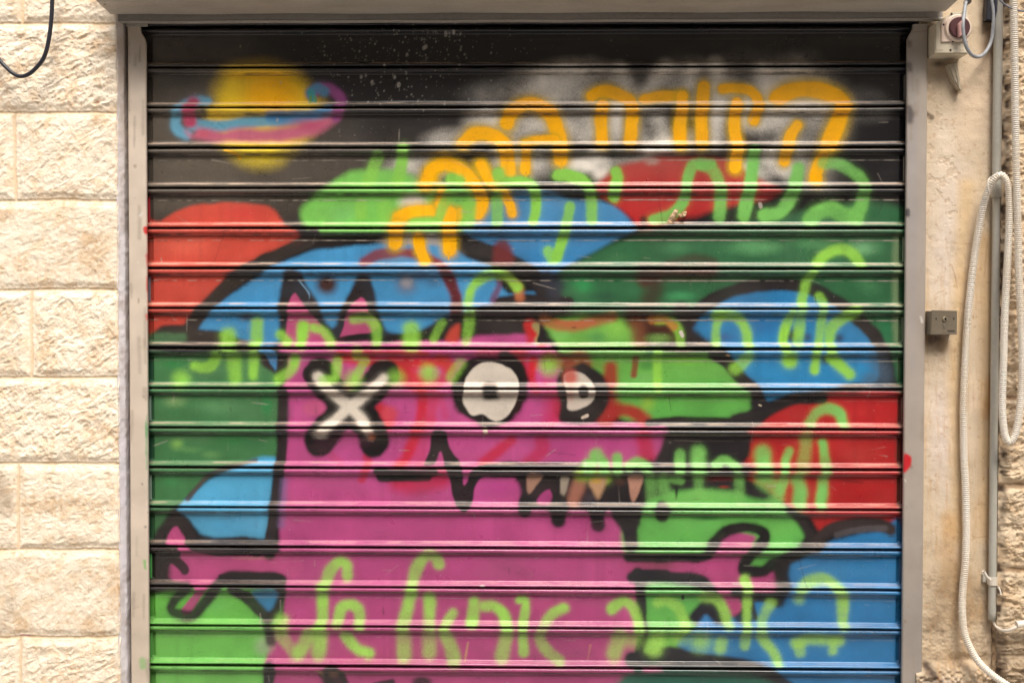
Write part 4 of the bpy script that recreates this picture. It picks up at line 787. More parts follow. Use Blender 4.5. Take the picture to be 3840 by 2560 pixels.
# housing over the shutter: we look up at its underside
def housing():
    d1, d2 = .048, .182
    xl, xr = at(428, 67, d1).x, at(3533, 57, d1).x
    zs = at(1979, 57, d1).z; rise = .055; zf = zs+(d2-d1)*rise
    bm = bmesh.new()
    pts = [(-d1-.016, zs+.03), (-d1-.016, zs+.001), (-d1-.028, zs-.0005), (-d2+.02, zf-.001), (-d2, zf+.012), (-d2, zf+.30), (.04, zf+.34), (.04, zs+.03)]
    def loop(x): return [bm.verts.new((x, y, z)) for y, z in pts]
    n = 24; rings = []
    for i in range(n+1):
        x = xl+(xr-xl)*i/n
        rings.append(loop(x))
        for j, v in enumerate(rings[-1]): v.co.z += .0012*math.sin(i*1.3+j)*(1 if 0 < i < n else 0)
    for a, b in zip(rings[:-1], rings[1:]):
        for j in range(len(pts)): bm.faces.new((a[j], a[(j+1) % len(pts)], b[(j+1) % len(pts)], b[j]))
    bm.faces.new(rings[0]); bm.faces.new(rings[-1][::-1])
    h = bm_obj('housing', bm, M_HOUS, shut)
    # rolled hem hanging along the back edge of the underside
    zb = at(1979, 80, d1-.004).z; bm = bmesh.new()
    xl2, xr2 = at(410, 80, d1).x, at(3536, 70, d1).x
    prof = [(-.030, zs+.012), (-.0455, zs+.012), (-.0465, zs+.008), (-.0465, zb+.006), (-.048, zb+.003), (-.047, zb), (-.0435, zb-.0005), (-.030, zb)]
    rings = [[bm.verts.new((xl2+(xr2-xl2)*i/n, y+.0006*math.sin(i*2.1), z+.0006*math.sin(i*1.7+1))) for y, z in prof] for i in range(n+1)]
    for a, b in zip(rings[:-1], rings[1:]):
        for j in range(len(prof)): bm.faces.new((a[j], a[(j+1) % len(prof)], b[(j+1) % len(prof)], b[j]))
    bm.faces.new(rings[0]); bm.faces.new(rings[-1][::-1])
    hem = bm_obj('hem', bm, M_HOUS, h)
    # two cover screws under the left end
    bm = bmesh.new()
    p = at(388, 12, .14); r = bmesh.ops.create_uvsphere(bm, u_segments=12, v_segments=6, radius=.004, matrix=Matrix.Translation((p.x+.004, p.y, zs+(.14-d1)*rise-.001)))
    bm_obj('screw', bm, M_BRASS, h, True)
    # cap pieces where each rail enters the housing
    for a, b, yt in ((473, 553, 88), (3403, 3488, 76)):
        bm = bmesh.new(); z0 = at(1979, yt-6, .034).z
        add_box(bm, (at(a, 100, .034).x, -.034, z0-.010), (at(b, 100, .034).x, -.0305, z0+.004), .0008, 1)
        bm_obj('rail_cap', bm, M_HOUS, h)
    # dark sheet added behind the shutter to block sky light through gaps
    bm = bmesh.new(); add_box(bm, (X0-.05, .05, 0), (X1+.05, .07, zs+.3)); bm_obj('light_block', bm, M_DARK, shut)
housing()
bm = bmesh.new(); add_box(bm, (X0, -.010, .002), (X1, .012, .03), .003); bm_obj('bottom_bar', bm, M_DARK, shut)

# ---------------------------------------------------------------- stone wall, left
def surface(name, x0, x1, z0, z1, step, d, hfun, m, parent, fade=None):
    nx = int((x1-x0)/step)+1; nz = int((z1-z0)/step)+1
    X, Z = np.meshgrid(np.linspace(x0, x1, nx), np.linspace(z1, z0, nz)); px, py = to_px(X, 0*X-d, Z)
    h = hfun(px, py, X, Z); c = sample(px, py)
    return mesh_obj(name, np.stack([X, -d-h, Z], -1).reshape(-1, 3), grid_faces(nz, nx, True), m, parent, c.reshape(-1, 3))
JY = [-900, -570, -240, 90, 424, 751, 1086, 1414, 1737, 2060, 2387, 2715]
JX = {3: [85], 2: [-30], 4: [-190], 5: [57], 6: [-150], 7: [118], 8: [-170], 9: [70], 10: [-120], 11: [80]}
def rock(px, py, seed, q=1.0, ang=-.5):
    """chiselled rock face: broken scallops cut along a slant"""
    wx = px+9*lat(px, py, 60, seed+1)+3.5*lat(px, py, 17, seed+2); wy = py+9*lat(px, py, 60, seed+3)+3.5*lat(px, py, 17, seed+4)
    a = wx*np.cos(ang)+wy*np.sin(ang); b = -wx*np.sin(ang)+wy*np.cos(ang)
    h = 0
    for cell, w, st, i in ((66, .9, 1.5, 0), (34, .75, 1.9, 1), (19, .62, 1.7, 2), (11, .48, 1.4, 3), (6.5, .32, 1.2, 4), (4, .2, 1.0, 5)):
        n = lat(a/st, b, cell*q, seed+10+i)
        h = h+w*(1-np.abs(n)*2 if i in (2, 4) else (np.minimum(n, .25)*1.5 if i in (1, 3) else n))
    return h/2.2

def left_height(px, py, X, Z):
    wob = 3*lat(px, py, 120, 71)+1.5*lat(px, py, 30, 72); yy = py+wob; xx = px+wob
    h = np.full(px.shape, 1e3); row = np.zeros(px.shape, int)
    for j in JY: h = np.minimum(h, np.abs(yy-j)); row += (yy > j)
    for r, xs in JX.items():
        k = row == r
        for x in xs: h = np.where(k, np.minimum(h, np.abs(xx-x)), h)
    edge = np.abs(px-(446+6*lat(py, py*0+3, 70, 77)))
    blk = row*7+np.where(px > 60, 1, 0)
    mrg = ss(8, 34+10*lat(px, py, 50, 73), h)*ss(-4, 9, edge)
    r = rock(px, py, 100, 1.0, -.5+.25*np.sin(row*2.3))
    r2 = r*(.85+.35*np.sin(row*1.7+1))
    out = mrg*(.0050+.0049*r2)+(1-mrg)*.0011*lat(px, py, 9, 74)+.0014*ss(3, 9, h)
    joint = ss(6.5, 3.0, h+1.2*lat(px, py, 12, 78))
    return out*(1-joint)-.0013*joint
def paint_stone():
    canvas(-620, -420, 480, 2800, 2.5, 31); CAN[:] = lin((248, 232, 208))
    X, Y = np.meshgrid(GX, GY); row = np.zeros(X.shape, int)
    for j in JY: row += (Y > j)
    tone = np.sin(row*12.9898+(X > 80)*4.1)*43758.5; tone = tone-np.floor(tone)
    CAN[:] *= (1+.07*(tone-.5))[..., None]
    n = np.clip(.2+.9*lat(X, Y, 46, 81)+.6*lat(X, Y, 17, 82)+.5*lat(X, Y, 7, 83), 0, 1)**1.3
    ochre = lin((226, 192, 150)); k = (n*.50)[..., None]; CAN[:] = CAN*(1-k)+ochre*k
    n = np.clip(lat(X, Y, 90, 84)*1.2+.6*lat(X, Y, 11, 85)-.35, 0, 1); k = (n*.55)[..., None]; CAN[:] = CAN*(1-k)+lin((200, 158, 108))*k
    n = np.clip(lat(X, Y, 26, 86)+.7*lat(X, Y, 8, 87)-.95, 0, 1); k = (n*.9)[..., None]; CAN[:] = CAN*(1-k)+lin((150, 112, 78))*k
    # joints of sandy mortar
    wob = 3*lat(X, Y, 120, 71)+1.5*lat(X, Y, 30, 72); h = np.full(X.shape, 1e3)
    for j in JY: h = np.minimum(h, np.abs(Y+wob-j))
    row2 = np.zeros(X.shape, int)
    for j in JY: row2 += (Y+wob > j)
    for r, xs in JX.items():
        for x in xs: h = np.where(row2 == r, np.minimum(h, np.abs(X+wob-x)), h)
    k = (ss(8, 4, h)*.6)[..., None]; CAN[:] = CAN*(1-k)+lin((226, 198, 158))*k
    for x, y, rx, ry, a in ((0, 1840, 75, 130, .75), (20, 1900, 50, 60, .6), (-40, 1790, 90, 60, .7), (40, 2270, 40, 70, .35), (10, 2320, 60, 60, .5), (300, 2020, 120, 30, .3), (400, 1880, 40, 20, .4), (420, 300, 30, 30, .3)):
        B('P', x*.6125, y*.6125, rx*.6125, ry*.6125, (142, 112, 80), a, 1, .8)
    B('P', 225, 235, 12, 10, (150, 100, 60), .8)
    S('P', [(47, 1456), (68, 1459)], 3, (206, 120, 140), .7, .8); S('P', [(58, 1470)], 2, (214, 120, 160), .7, .8)
stone = thing('stone_wall', 'cream rock-faced limestone block wall left of the graffiti shutter', 'wall', at(120, 1280, .0))
paint_stone()
XR, XB = at(446, 1280, .052).x, at(471, 1280, .028).x
surface('facing', at(-430, 1280, .06).x, XR, .0, 3.05, .0019, .048, left_height, M_STONE, stone)
def reveal():
    canvas(400, -500, 520, 3600, 4, 33); CAN[:] = lin((226, 220, 220))
    X, Y = np.meshgrid(GX, GY)
    k = np.clip(.3+lat(X*3, Y, 60, 91)+.5*lat(X, Y, 16, 92), 0, 1)[..., None]*.6; CAN[:] = CAN*(1-k)+lin((188, 174, 164))*k
    B('P', 285, 150, 30, 420, (204, 186, 166), .7); B('P', 285, 1150, 30, 420, (216, 210, 216), .6)
    nz, nd = 1500, 34; zs = np.linspace(3.05, 0, nz); ds = np.r_[np.linspace(.054, .028, 22), np.linspace(.026, -.03, 12)]
    Zm, D = np.meshgrid(zs, ds, indexing='ij')
    Xm = XR+(XB-XR)*ss(.054, .028, D)+.0014*lat(Zm*1000, D*1000, 60, 93)+.0008*lat(Zm*1000, D*1000, 14, 94)-ss(.046, .054, D)*(.001+.004*np.abs(lat(Zm*1000, D*0, 40, 95)))
    px, py = to_px(Xm, -D, Zm)
    return mesh_obj('reveal', np.stack([Xm, -D, Zm], -1).reshape(-1, 3), grid_faces(nz, nd), M_PLAST, stone, sample(px, py).reshape(-1, 3))
reveal()

# ---------------------------------------------------------------- plastered strip and stone pier, right
def q(x, y): return ((x)*.6125, (y)*.6125)
def paint_plaster():
    canvas(3420, -420, 3860, 2860, 2.5, 41); CAN[:] = lin((210, 190, 162))
    X, Y = np.meshgrid(GX, GY)
    def wash(x, y, rx, ry, c, a, s=1, d=.4): B('P', x*.6125, y*.6125, rx*.6125, ry*.6125, c, a, s, d)
    wash(3560, 900, 130, 560, (218, 202, 184), .9); wash(3540, 1650, 110, 420, (216, 200, 186), .9); wash(3640, 420, 90, 240, (216, 192, 164), .8); wash(3700, 300, 70, 300, (206, 182, 156), .7)
    wash(3540, 560, 60, 220, (222, 204, 180), .9); wash(3660, 1500, 50, 500, (224, 206, 184), .7)
    for pts, r, c, a in (([(3625, 700), (3605, 1000), (3590, 1300), (3580, 1500), (3590, 1800), (3600, 2000)], 26, (212, 180, 132), .6), ([(3700, 900), (3700, 1300), (3700, 1700), (3705, 2000)], 30, (208, 174, 128), .6),
                         ([(3720, 1420), (3705, 1560)], 16, (176, 126, 70), .6), ([(3560, 1950), (3570, 2200)], 30, (200, 156, 100), .5)):
        S('P', [q(*p) for p in pts], r*.6125, c, 1.4, a)
    wash(3600, 2250, 190, 260, (176, 150, 118), .9, 1, .8); wash(3500, 2300, 90, 180, (150, 128, 102), .8, 1, 1); wash(3560, 2460, 200, 90, (186, 160, 128), .7, 1, .8); wash(3480, 2520, 60, 60, (110, 94, 78), .8)
    wash(3540, 2060, 60, 70, (204, 172, 138), .7)
    S('P', [q(3470, 2490), q(3500, 2530), q(3520, 2545)], 8, (70, 56, 50), 1, .9)
    wash(3520, 2580, 260, 60, (178, 164, 156), .9)
    # dark patches under the two switches and along the rail
    S('P', [q(3485, 1270), q(3520, 1272), q(3530, 1290)], 13, (92, 74, 64), 1.2, .85); wash(3540, 1300, 60, 40, (190, 164, 134), .7)
    wash(3520, 280, 60, 70, (160, 140, 116), .8); wash(3590, 340, 30, 26, (150, 122, 92), .9); S('P', [q(3470, 425), q(3495, 440)], 6, (90, 74, 60), .8, .8); wash(3520, 240, 50, 24, (90, 80, 70), .9)
    S('P', [q(3700, 60), q(3712, 140), q(3705, 190)], 14, (150, 126, 104), 1.3, .8)
    # flaked patches and hairline cracks
    n = lat(X, Y, 40, 111)+.6*lat(X, Y, 14, 112)+.4*lat(X, Y, 6, 113)
    zone = ss(3640, 3560, X)*ss(200, 330, Y)*ss(1100, 800, Y)+.35*ss(1000, 1300, Y)*ss(2000, 1700, Y)
    k = (ss(.5, .85, n)*zone*.6)[..., None]; CAN[:] = CAN*(1-k)+lin((196, 172, 144))*k
    k = (ss(.06, .0, np.abs(n))*.20*ss(2300, 1900, Y))[..., None]; CAN[:] = CAN*(1-k)+lin((180, 140, 96))*k
    st = np.clip(lat(X*4, Y*.35, 40, 114)+.5*lat(X*4, Y*.5, 14, 115)-.15, 0, 1)*ss(500, 1200, Y); k = (st*.42)[..., None]; CAN[:] = CAN*(1-k)+lin((194, 154, 106))*k
    n = np.clip(lat(X, Y, 30, 116)+.8*lat(X, Y, 8, 117)-.35, 0, 1)*ss(1900, 2250, Y); k = (n*.55)[..., None]; CAN[:] = CAN*(1-k)+lin((140, 116, 92))*k
    n = np.clip(lat(X, Y, 18, 118)+.8*lat(X, Y, 5, 119)-.75, 0, 1); k = (n*.7)[..., None]; CAN[:] = CAN*(1-k)+lin((170, 128, 88))*k
    for pts in ([(3600, 322), (3640, 330), (3680, 335), (3700, 345), (3720, 360)], [(3570, 1000), (3580, 1030), (3590, 1080)], [(3500, 1110), (3520, 1095), (3540, 1090)], [(3576, 912), (3640, 915)], [(3700, 900), (3696, 980), (3690, 1040)], [(3660, 2015), (3700, 2010)]):
        S('P', [q(*p) for p in pts], 1.0, (176, 142, 108), 1.0, .5, .8)
    CAN[:] *= (1+.06*DENS+.04*JIT+.03*FINE)[..., None]
    k = (ss(3752, 3762, X)*.6)[..., None]; CAN[:] = CAN*(1-k)+lin((84, 66, 52))*k  # shaded corner behind the pipe, painted dark
def plaster_height(px, py, X, Z):
    n = lat(px, py, 40, 111)+.6*lat(px, py, 14, 112)+.4*lat(px, py, 6, 113)
    zone = ss(3640, 3560, px)*ss(200, 330, py)*ss(1100, 800, py)
    h = .0012*lat(px, py, 80, 121)+.0006*lat(px, py, 25, 122)-.0011*ss(.5, .75, n)*zone
    rough = ss(2050, 2400, py); h = h+rough*(.0016*lat(px, py, 22, 123)+.001*lat(px, py, 8, 124))
    led = ss(2478+14*lat(px, py*0, 40, 125), 2530+14*lat(px, py*0, 25, 126), py)
    return h+led*(.016+.008*lat(px, py, 30, 127)+.005*lat(px, py, 11, 128))-.004*ss(2495, 2475, py)*ss(2440, 2475, py)*(1+lat(px, py*0, 30, 129))
plas = thing('plaster_wall', 'narrow strip of stained and flaking beige plaster beside the right rail of the shutter', 'wall', at(3600, 1280, .0))
paint_plaster()
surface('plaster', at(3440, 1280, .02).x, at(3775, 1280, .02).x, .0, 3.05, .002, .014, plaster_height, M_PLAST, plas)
def paint_pier():
    canvas(3690, -420, 4500, 2860, 2.5, 43); CAN[:] = lin((214, 192, 162)); X, Y = np.meshgrid(GX, GY)
    n = np.clip(.3+.8*lat(X, Y, 50, 131)+.6*lat(X, Y, 16, 132), 0, 1); k = (n*.6)[..., None]; CAN[:] = CAN*(1-k)+lin((190, 160, 124))*k
    n = np.clip(lat(X, Y, 34, 133)+.8*lat(X, Y, 9, 134)-.55, 0, 1); k = (n*.8)[..., None]; CAN[:] = CAN*(1-k)+lin((120, 96, 72))*k
    n = np.clip(lat(X, Y, 60, 135)-.2, 0, 1)*ss(1300, 1000, Y); k = (n*.7)[..., None]; CAN[:] = CAN*(1-k)+lin((230, 204, 172))*k
    k = (ss(2250, 2480, Y)*.6)[..., None]; CAN[:] = CAN*(1-k)+lin((150, 130, 106))*k
    n = np.clip(lat(X, Y, 40, 136)+.7*lat(X, Y, 12, 137)-.1, 0, 1)*ss(2250, 2400, Y); k = (n*.8)[..., None]; CAN[:] = CAN*(1-k)+lin((112, 94, 76))*k
    for y in (180, 1490, 1817, 2132): S('P', [q(3700, y), q(3850, y+4), q(4400, y)], 4, (130, 98, 66), 1, .7, 4)
    n = np.clip(.45+lat(X*2, Y, 30, 138)+.6*lat(X, Y, 10, 139), 0, 1)*ss(3786, 3766, X-(Y-1280)*-.012); k = (n*.95)[..., None]; CAN[:] = CAN*(1-k)+lin((62, 46, 36))*k  # corner shade painted along the left edge of the pier
def pier_height(px, py, X, Z):
    h = np.full(px.shape, 1e3)
    for j in (-150, 180, 505, 830, 1160, 1490, 1817, 2132, 2460, 2800): h = np.minimum(h, np.abs(py+3*lat(px, py, 60, 141)-j))
    m = ss(5, 26, h); r = rock(px, py, 300, .9, -.2)
    e = ss(0, .022, X-XP+.006*lat(Z*1000, X*0, 25, 142))
    return e*(m*(.006+.010*r)-.003*ss(8, 3, h))-(1-e)*.010
XP = at(3758, 1280, .058).x
pier = thing('stone_pier', 'rough tan stone pier at the right edge behind the hanging corrugated conduit', 'pier', at(3900, 1280, .0))
paint_pier()
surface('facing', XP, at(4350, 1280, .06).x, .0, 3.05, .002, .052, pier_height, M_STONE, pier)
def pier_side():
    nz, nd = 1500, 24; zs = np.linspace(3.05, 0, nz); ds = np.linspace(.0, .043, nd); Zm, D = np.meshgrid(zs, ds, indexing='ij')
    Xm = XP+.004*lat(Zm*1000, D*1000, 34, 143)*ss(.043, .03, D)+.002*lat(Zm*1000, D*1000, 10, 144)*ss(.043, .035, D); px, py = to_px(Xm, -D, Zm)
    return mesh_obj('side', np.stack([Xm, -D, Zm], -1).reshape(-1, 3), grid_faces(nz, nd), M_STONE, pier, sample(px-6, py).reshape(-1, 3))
pier_side()

# ---------------------------------------------------------------- rotary isolator, top right
def fx(x, y, d): p = at(x, y, d); return (p.x, p.z)
def isolator():
    dF, dB = .074, .016
    t = thing('isolator_switch', 'yellowed isolator box with maroon rotary dial under the right end of the shutter housing', 'switch', at(3560, 210, dB))
    bm = bmesh.new(); add_prism(bm, [fx(x, y, dF) for x, y in ((3507, 88), (3546, 64), (3577, 44), (3631, 44), (3631, 201), (3507, 201))], -dF, -dB, .0025); bm_obj('enclosure', bm, M_CREAM, t)
    bm = bmesh.new(); add_prism(bm, [fx(x, y, dF) for x, y in ((3528, 84), (3552, 68), (3630, 66), (3630, 158), (3528, 160))], -dF-.004, -dF, .0015); bm_obj('face_plate', bm, M_PLATE, t)
    c = fx(3589, 108, dF); s = (2.869-dF)/FPX
    bm = bmesh.new(); add_disc(bm, c, 51*s, -dF-.010, -dF-.004, 40, 47*s, .001); bm_obj('collar', bm, M_PLATE, t, False)
    bm = bmesh.new(); add_disc(bm, (c[0]+2*s, c[1]), 39*s, -dF-.017, -dF-.010, 40, 37*s, .0015); dial = bm_obj('dial', bm, M_DIAL, t)
    bm = bmesh.new(); add_prism(bm, [fx(x, y, dF) for x, y in ((3577, 102), (3592, 86), (3603, 92), (3602, 142), (3580, 150))], -dF-.028, -dF-.0168, .002); bm_obj('handle', bm, M_HAND, dial)
    bm = bmesh.new(); add_disc(bm, fx(3594, 100, dF), 4*s, -dF-.0286, -dF-.0278, 12); bm_obj('screw', bm, M_SCREW, dial)
    for x, y, dd in ((3568, 53, 0), (3537, 95, .004), (3572, 157, .004), (3564, 189, 0)):
        bm = bmesh.new(); add_disc(bm, fx(x, y, dF), 4.2*s, -dF-dd-.0008, -dF-dd, 12); bm_obj('screw', bm, M_SCREW, t)
    for grp in (((3512, 3), (3517, 3), (3523, 4), (3529, 4), (3535, 2)), ((3600, 3), (3606, 4), (3613, 3))):
        bm = bmesh.new()
        for x, w in grp: add_prism(bm, [fx(a, b, dF) for a, b in ((x, 187), (x+w, 187), (x+w, 192), (x, 192))], -dF-.0003, -dF)
        bm_obj('embossed_print', bm, M_PRINT, t)
    bm = bmesh.new(); add_disc(bm, fx(3628, 8, .06), .008, -.068, -.052, 16); bm_obj('cable_gland', bm, M_SCREW, t)
isolator()
px_tube('power_cable', [(3622, 6, .07), (3616, 50, .085), (3611, 90, .10), (3613, 130, .10), (3622, 170, .098), (3640, 202, .09), (3662, 214, .075), (3684, 208, .055), (3704, 184, .045), (3718, 150, .04), (3724, 100, .04), (3725, 50, .04), (3718, 0, .04), (3706, -60, .04), (3690, -140, .04)], .0050, M_GREYC)
tag(bpy.context.scene.collection.objects[-1], 'grey cable hanging in a loop across the isolator box', 'cable')
px_tube('signal_wire', [(3700, -60, .09), (3730, -25, .09), (3748, 0, .09), (3775, 22, .09), (3800, 34, .095), (3840, 43, .095), (3900, 40, .095), (3990, 10, .095)], .0024, M_THIN)
tag(bpy.context.scene.collection.objects[-1], 'thin dark grey wire sagging off the top right corner in front of the white conduit', 'wire')
# folded black bracket behind the cable
brk = thing('wall_bracket', 'folded black metal bracket behind the grey cable at the top of the plaster', 'bracket', at(3720, 40, .02))
bm = bmesh.new(); add_prism(bm, [fx(x, y, .04) for x, y in ((3707, -120), (3730, -120), (3727, 78), (3698, 76))], -.04, -.02, .002); bm_obj('plate', bm, M_BLKC, brk)
bm = bmesh.new(); add_prism(bm, [fx(x, y, .046) for x, y in ((3731, -120), (3746, -120), (3741, 40), (3731, 78))], -.046, -.02, .002); bm_obj('flange', bm, mat('black_flange', (58, 60, 70), .4), brk)
# broken piece of trunking below the isolator
trk = thing('trunking_stub', 'broken stub of white cable trunking leaning below the isolator box', 'trunking', at(3585, 290, .02))
bm = bmesh.new(); add_prism(bm, [fx(x, y, .04) for x, y in ((3555, 243), (3588, 228), (3600, 290), (3608, 338), (3590, 322), (3574, 296))], -.04, -.016, .003); bm_obj('cover', bm, mat('grimy_trunking', (186, 172, 148), .5, noise=[(40, U1, (150, 134, 110), .7)]), trk)
bm = bmesh.new(); add_prism(bm, [fx(x, y, .043) for x, y in ((3580, 240), (3586, 237), (3600, 322), (3606, 338), (3598, 330))], -.043, -.0395, .001); bm_obj('lip', bm, M_CREAM, trk)

# ---------------------------------------------------------------- key switch, right of the shutter at mid height
def key_switch():
    dF, dB = .058, .015
    t = thing('key_switch', 'square metal key switch with a lock, on the plaster beside the right rail', 'switch', at(3540, 1255, dB))
    bm = bmesh.new(); add_prism(bm, [fx(x, y, dF) for x, y in ((3494, 1166), (3588, 1167), (3587, 1253), (3493, 1253))], -dF+.003, -dB, .003); bm_obj('box', bm, M_CAST, t)
    bm = bmesh.new(); add_prism(bm, [fx(x, y, dF) for x, y in ((3494, 1163), (3589, 1165), (3588, 1254), (3490, 1255))], -dF-.001, -dF+.003, .001); bm_obj('face_plate', bm, M_INOX, t)
    s = (2.869-dF)/FPX
    bm = bmesh.new(); add_disc(bm, fx(3542, 1196, dF), 9.5*s, -dF-.005, -dF-.001, 24, 8.5*s, .0008); lk = bm_obj('lock_cylinder', bm, M_BRASS, t)
    bm = bmesh.new(); add_prism(bm, [fx(x, y, dF) for x, y in ((3541, 1190), (3545, 1190), (3547, 1199), (3543, 1203), (3540, 1198))], -dF-.0056, -dF-.0048); bm_obj('keyway', bm, M_HOLE, lk)
    bm = bmesh.new(); add_prism(bm, [fx(x, y, dF) for x, y in ((3535, 1207), (3547, 1207), (3546, 1226), (3541, 1229), (3536, 1226))], -dF-.0022, -dF-.001, .0005); bm_obj('slot_cover', bm, M_CAST, lk)
    bm = bmesh.new(); add_disc(bm, fx(3539, 1242, dF), 3.4*s, -dF-.002, -dF-.001, 12); bm_obj('screw', bm, M_BRASS, t)
    for x in (3510, 3576):
        bm = bmesh.new()
        add_prism(bm, [fx(a, b, dF) for a, b in ((x-4, 1195), (x, 1190), (x+4, 1195))], -dF-.0016, -dF-.001); add_prism(bm, [fx(a, b, dF) for a, b in ((x-3, 1196), (x+3, 1196), (x+1, 1199), (x-1, 1199))], -dF-.0016, -dF-.001)
        bm_obj('arrow_mark', bm, M_SCREW, t)
    bm = bmesh.new()
    for x, w in ((3553, 3), (3557, 4), (3562, 3), (3566, 4), (3571, 3), (3575, 4)): add_prism(bm, [fx(a, b, dF) for a, b in ((x, 1238), (x+w, 1238), (x+w, 1244), (x, 1244))], -dF-.0013, -dF-.001)
    bm_obj('maker_print', bm, M_SCREW, t)
key_switch()

# ---------------------------------------------------------------- pipe, clip, conduit, cables
pipe = thing('plastic_pipe', 'straight grey plastic pipe running down the corner of the plaster', 'pipe', at(3725, 2325, .03))
xa, xb = at(3731, 1280, .034), at(3731, 1280, .034)
def vert_tube(name, x, y, z0, z1, r, m, parent, n=24, lip=0.0):
    P = np.array([(x, y, z) for z in np.linspace(z1, z0, 60)]); V, Fq = tube(P, r, n); Vi, Fi = tube(P, r-.0018, n)
    k = len(V); top = [[j, (j+1) % n, k+(j+1) % n, k+j] for j in range(n)]; e = k-n
    bot = [[e+j, k+e+j, k+e+(j+1) % n, e+(j+1) % n] for j in range(n)]
    return mesh_obj(name, np.vstack([V, Vi]), Fq.tolist()+(Fi[:, ::-1]+k).tolist()+top+bot, m, parent)
PX, PY = at(3731, 1280, .034).x, -.034
vert_tube('lower_length', PX, PY, at(3725, 2322, .034).z, at(3731, 705, .034).z, .0108, M_PVC, pipe)
vert_tube('upper_length', PX, PY, at(3735, 690, .034).z, 3.04, .0122, M_PVC, pipe)
vert_tube('coupling', PX, PY, at(3735, 742, .034).z, at(3735, 672, .034).z, .0142, M_PVC, pipe)
clip = thing('pipe_clip', 'pale plastic clip holding the grey pipe near its lower end', 'clip', at(3715, 2175, .02))
bm = bmesh.new(); a = at(3683, 2150, .02); b = at(3700, 2181, .02); add_box(bm, (a.x, -.026, b.z), (b.x+.01, -.014, a.z), .002); bm_obj('base', bm, M_PVC, clip)
zc = at(3725, 2175, .034).z
vert_tube('strap', PX, PY, zc-.012, zc+.012, .0138, M_WHITE, clip)
px_tube('tail', [(3713, 2172, .05), (3702, 2163, .052), (3694, 2150, .052), (3688, 2138, .052)], .0042, M_WHITE, clip, 8, .003)
px_tube('peg', [(3742, 2196, .05), (3750, 2212, .055), (3754, 2228, .058)], .0024, M_WHITE, clip, 8, .003)

CP = [(3792, -260, .09), (3799, -120, .09), (3801, 0, .09), (3806, 300, .09), (3809, 560, .09), (3813, 713, .092), (3817, 866, .092), (3820, 1019, .092), (3827, 1172, .092), (3833, 1320, .092), (3830, 1470, .092), (3815, 1595, .094), (3801, 1640, .095), (3783, 1655, .095), (3769, 1632, .094),
      (3761, 1575, .092), (3758, 1500, .09), (3763, 1353, .088), (3767, 1200, .086), (3776, 1019, .084), (3784, 866, .082), (3786, 764, .08), (3779, 693, .078), (3752, 657, .074), (3716, 690, .066), (3688, 764, .052), (3669, 866, .042), (3653, 968, .036), (3638, 1096, .034),
      (3626, 1223, .033), (3621, 1328, .033), (3614, 1481, .033), (3613, 1608, .033), (3615, 1710, .033), (3620, 1812, .034), (3623, 1940, .034), (3623, 2015, .035), (3619, 2117, .036), (3611.5, 2194, .037), (3608, 2270, .04), (3613.6, 2357, .044), (3633, 2418, .05), (3669, 2479, .058), (3717, 2525, .07), (3768, 2561, .085), (3840, 2605, .10), (3960, 2650, .10), (4150, 2680, .10)]
P, sarc = resample(crom3([tuple(at(x, y, d)) for x, y, d in CP]), .00125)
V, Fq = tube(P, .0096+.0011*np.clip(np.cos(sarc*2*math.pi/.0056)*1.8, -1, 1), 14)
tag(mesh_obj('corrugated_conduit', V, Fq, M_CORR), 'white corrugated conduit looped over the grey pipe and hanging in a long bend', 'conduit')
px_tube('cable_tie', [(3700, 735, .07), (3708, 722, .084), (3704, 700, .088), (3705, 680, .088), (3712, 668, .086), (3726, 660, .09), (3738, 655, .088)], .0022, M_WHITE, None, 8, .002)
tag(bpy.context.scene.collection.objects[-1], 'white nylon cable tie around the top of the conduit loop', 'cable tie')
px_tube('white_cable', [(3722, 2300, .034), (3726, 2330, .034), (3736, 2348, .04), (3756, 2361, .062), (3780, 2362, .08), (3800, 2354, .085), (3822, 2345, .085)], .0042, M_WHITE)
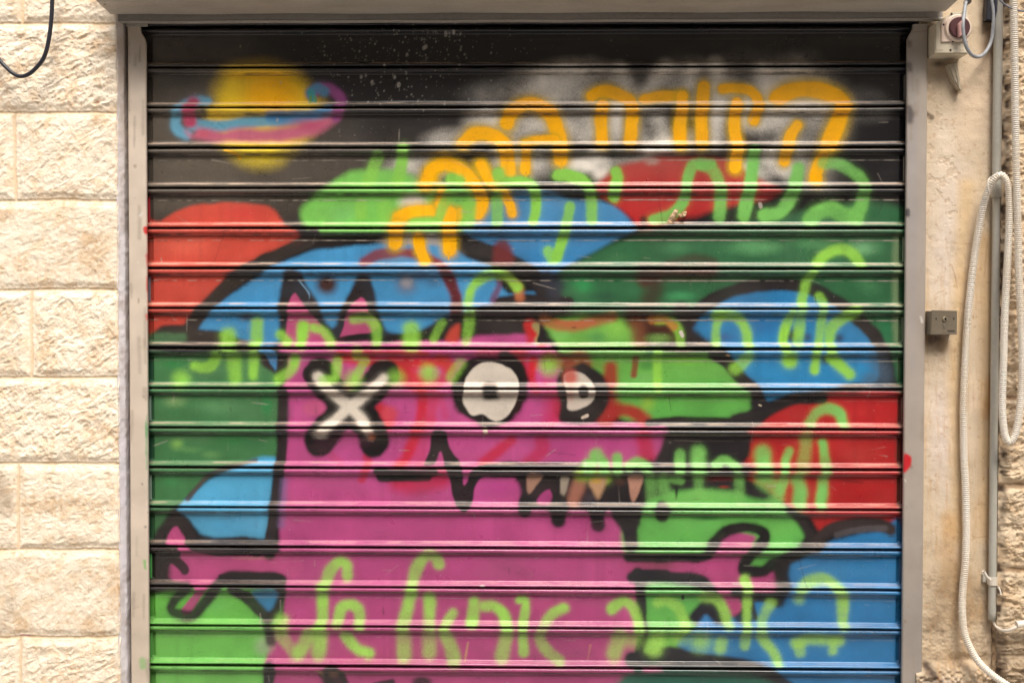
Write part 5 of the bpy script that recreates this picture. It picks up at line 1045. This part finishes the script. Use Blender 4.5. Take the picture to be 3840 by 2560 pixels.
tag(bpy.context.scene.collection.objects[-1], 'short white cable curving out of the open bottom of the grey pipe', 'cable')
stub = px_tube('conduit_stub', [(3812, 2340, .085), (3830, 2338, .085), (3870, 2334, .086), (3960, 2328, .086)], .0098, M_CORR)
tag(stub, 'short white conduit end at the right edge that the white cable enters', 'conduit')
px_tube('hanging_cable', [(204, -620, .075), (202, -420, .10), (200, -220, .10), (198, -80, .10), (196, 0, .10), (192, 80, .10), (181, 160, .10), (165, 215, .10), (140, 250, .10), (110, 277, .10), (78, 287, .10), (50, 276, .10), (25, 255, .10), (0, 228, .10), (-30, 180, .10), (-70, 90, .10), (-110, -60, .10), (-150, -300, .10), (-170, -620, .075)], .0056, M_BLKC, None, 12)
tag(bpy.context.scene.collection.objects[-1], 'black cable drooping in front of the cream stone blocks, top left', 'cable')

# a curl of dry tape stuck on the slats
tp = thing('torn_tape', 'curled scrap of dry tan masking tape stuck on the slats below the Hebrew writing', 'tape', at(2525, 812, 0))
def strip(name, pts, w0, w1):
    P = crom3([tuple(at(x, y, d)) for x, y, d in pts], 8); n = len(P); V = []; T = np.gradient(P, axis=0)
    for i in range(n):
        w = (w0+(w1-w0)*i/(n-1))*(1+.15*math.sin(i*1.9)); t = T[i]/np.linalg.norm(T[i]); s_ = np.cross(t, [0, 1, 0]); s_ /= np.linalg.norm(s_)
        a, b = P[i]-s_*w/2, P[i]+s_*w/2; b = b+np.array([0, -.003*math.sin(i*.5), 0]); V += [a, b]
    V = np.array(V); V = np.vstack([V, V+np.array([0, .0004, 0])]); k = 2*n; Fc = []
    for i in range(n-1):
        a = 2*i; Fc += [[a, a+1, a+3, a+2], [k+a+2, k+a+3, k+a+1, k+a], [a+2, k+a+2, k+a, a], [a+1, k+a+1, k+a+3, a+3]]
    mesh_obj(name, V, Fc, M_TAPE, tp)
strip('long_end', [(2536, 788, .006), (2530, 800, .010), (2521, 814, .006), (2513, 833, .003)], .010, .017)
strip('curled_end', [(2545, 806, .003), (2552, 809, .008), (2562, 808, .012), (2568, 800, .008), (2566, 794, .004)], .007, .012)
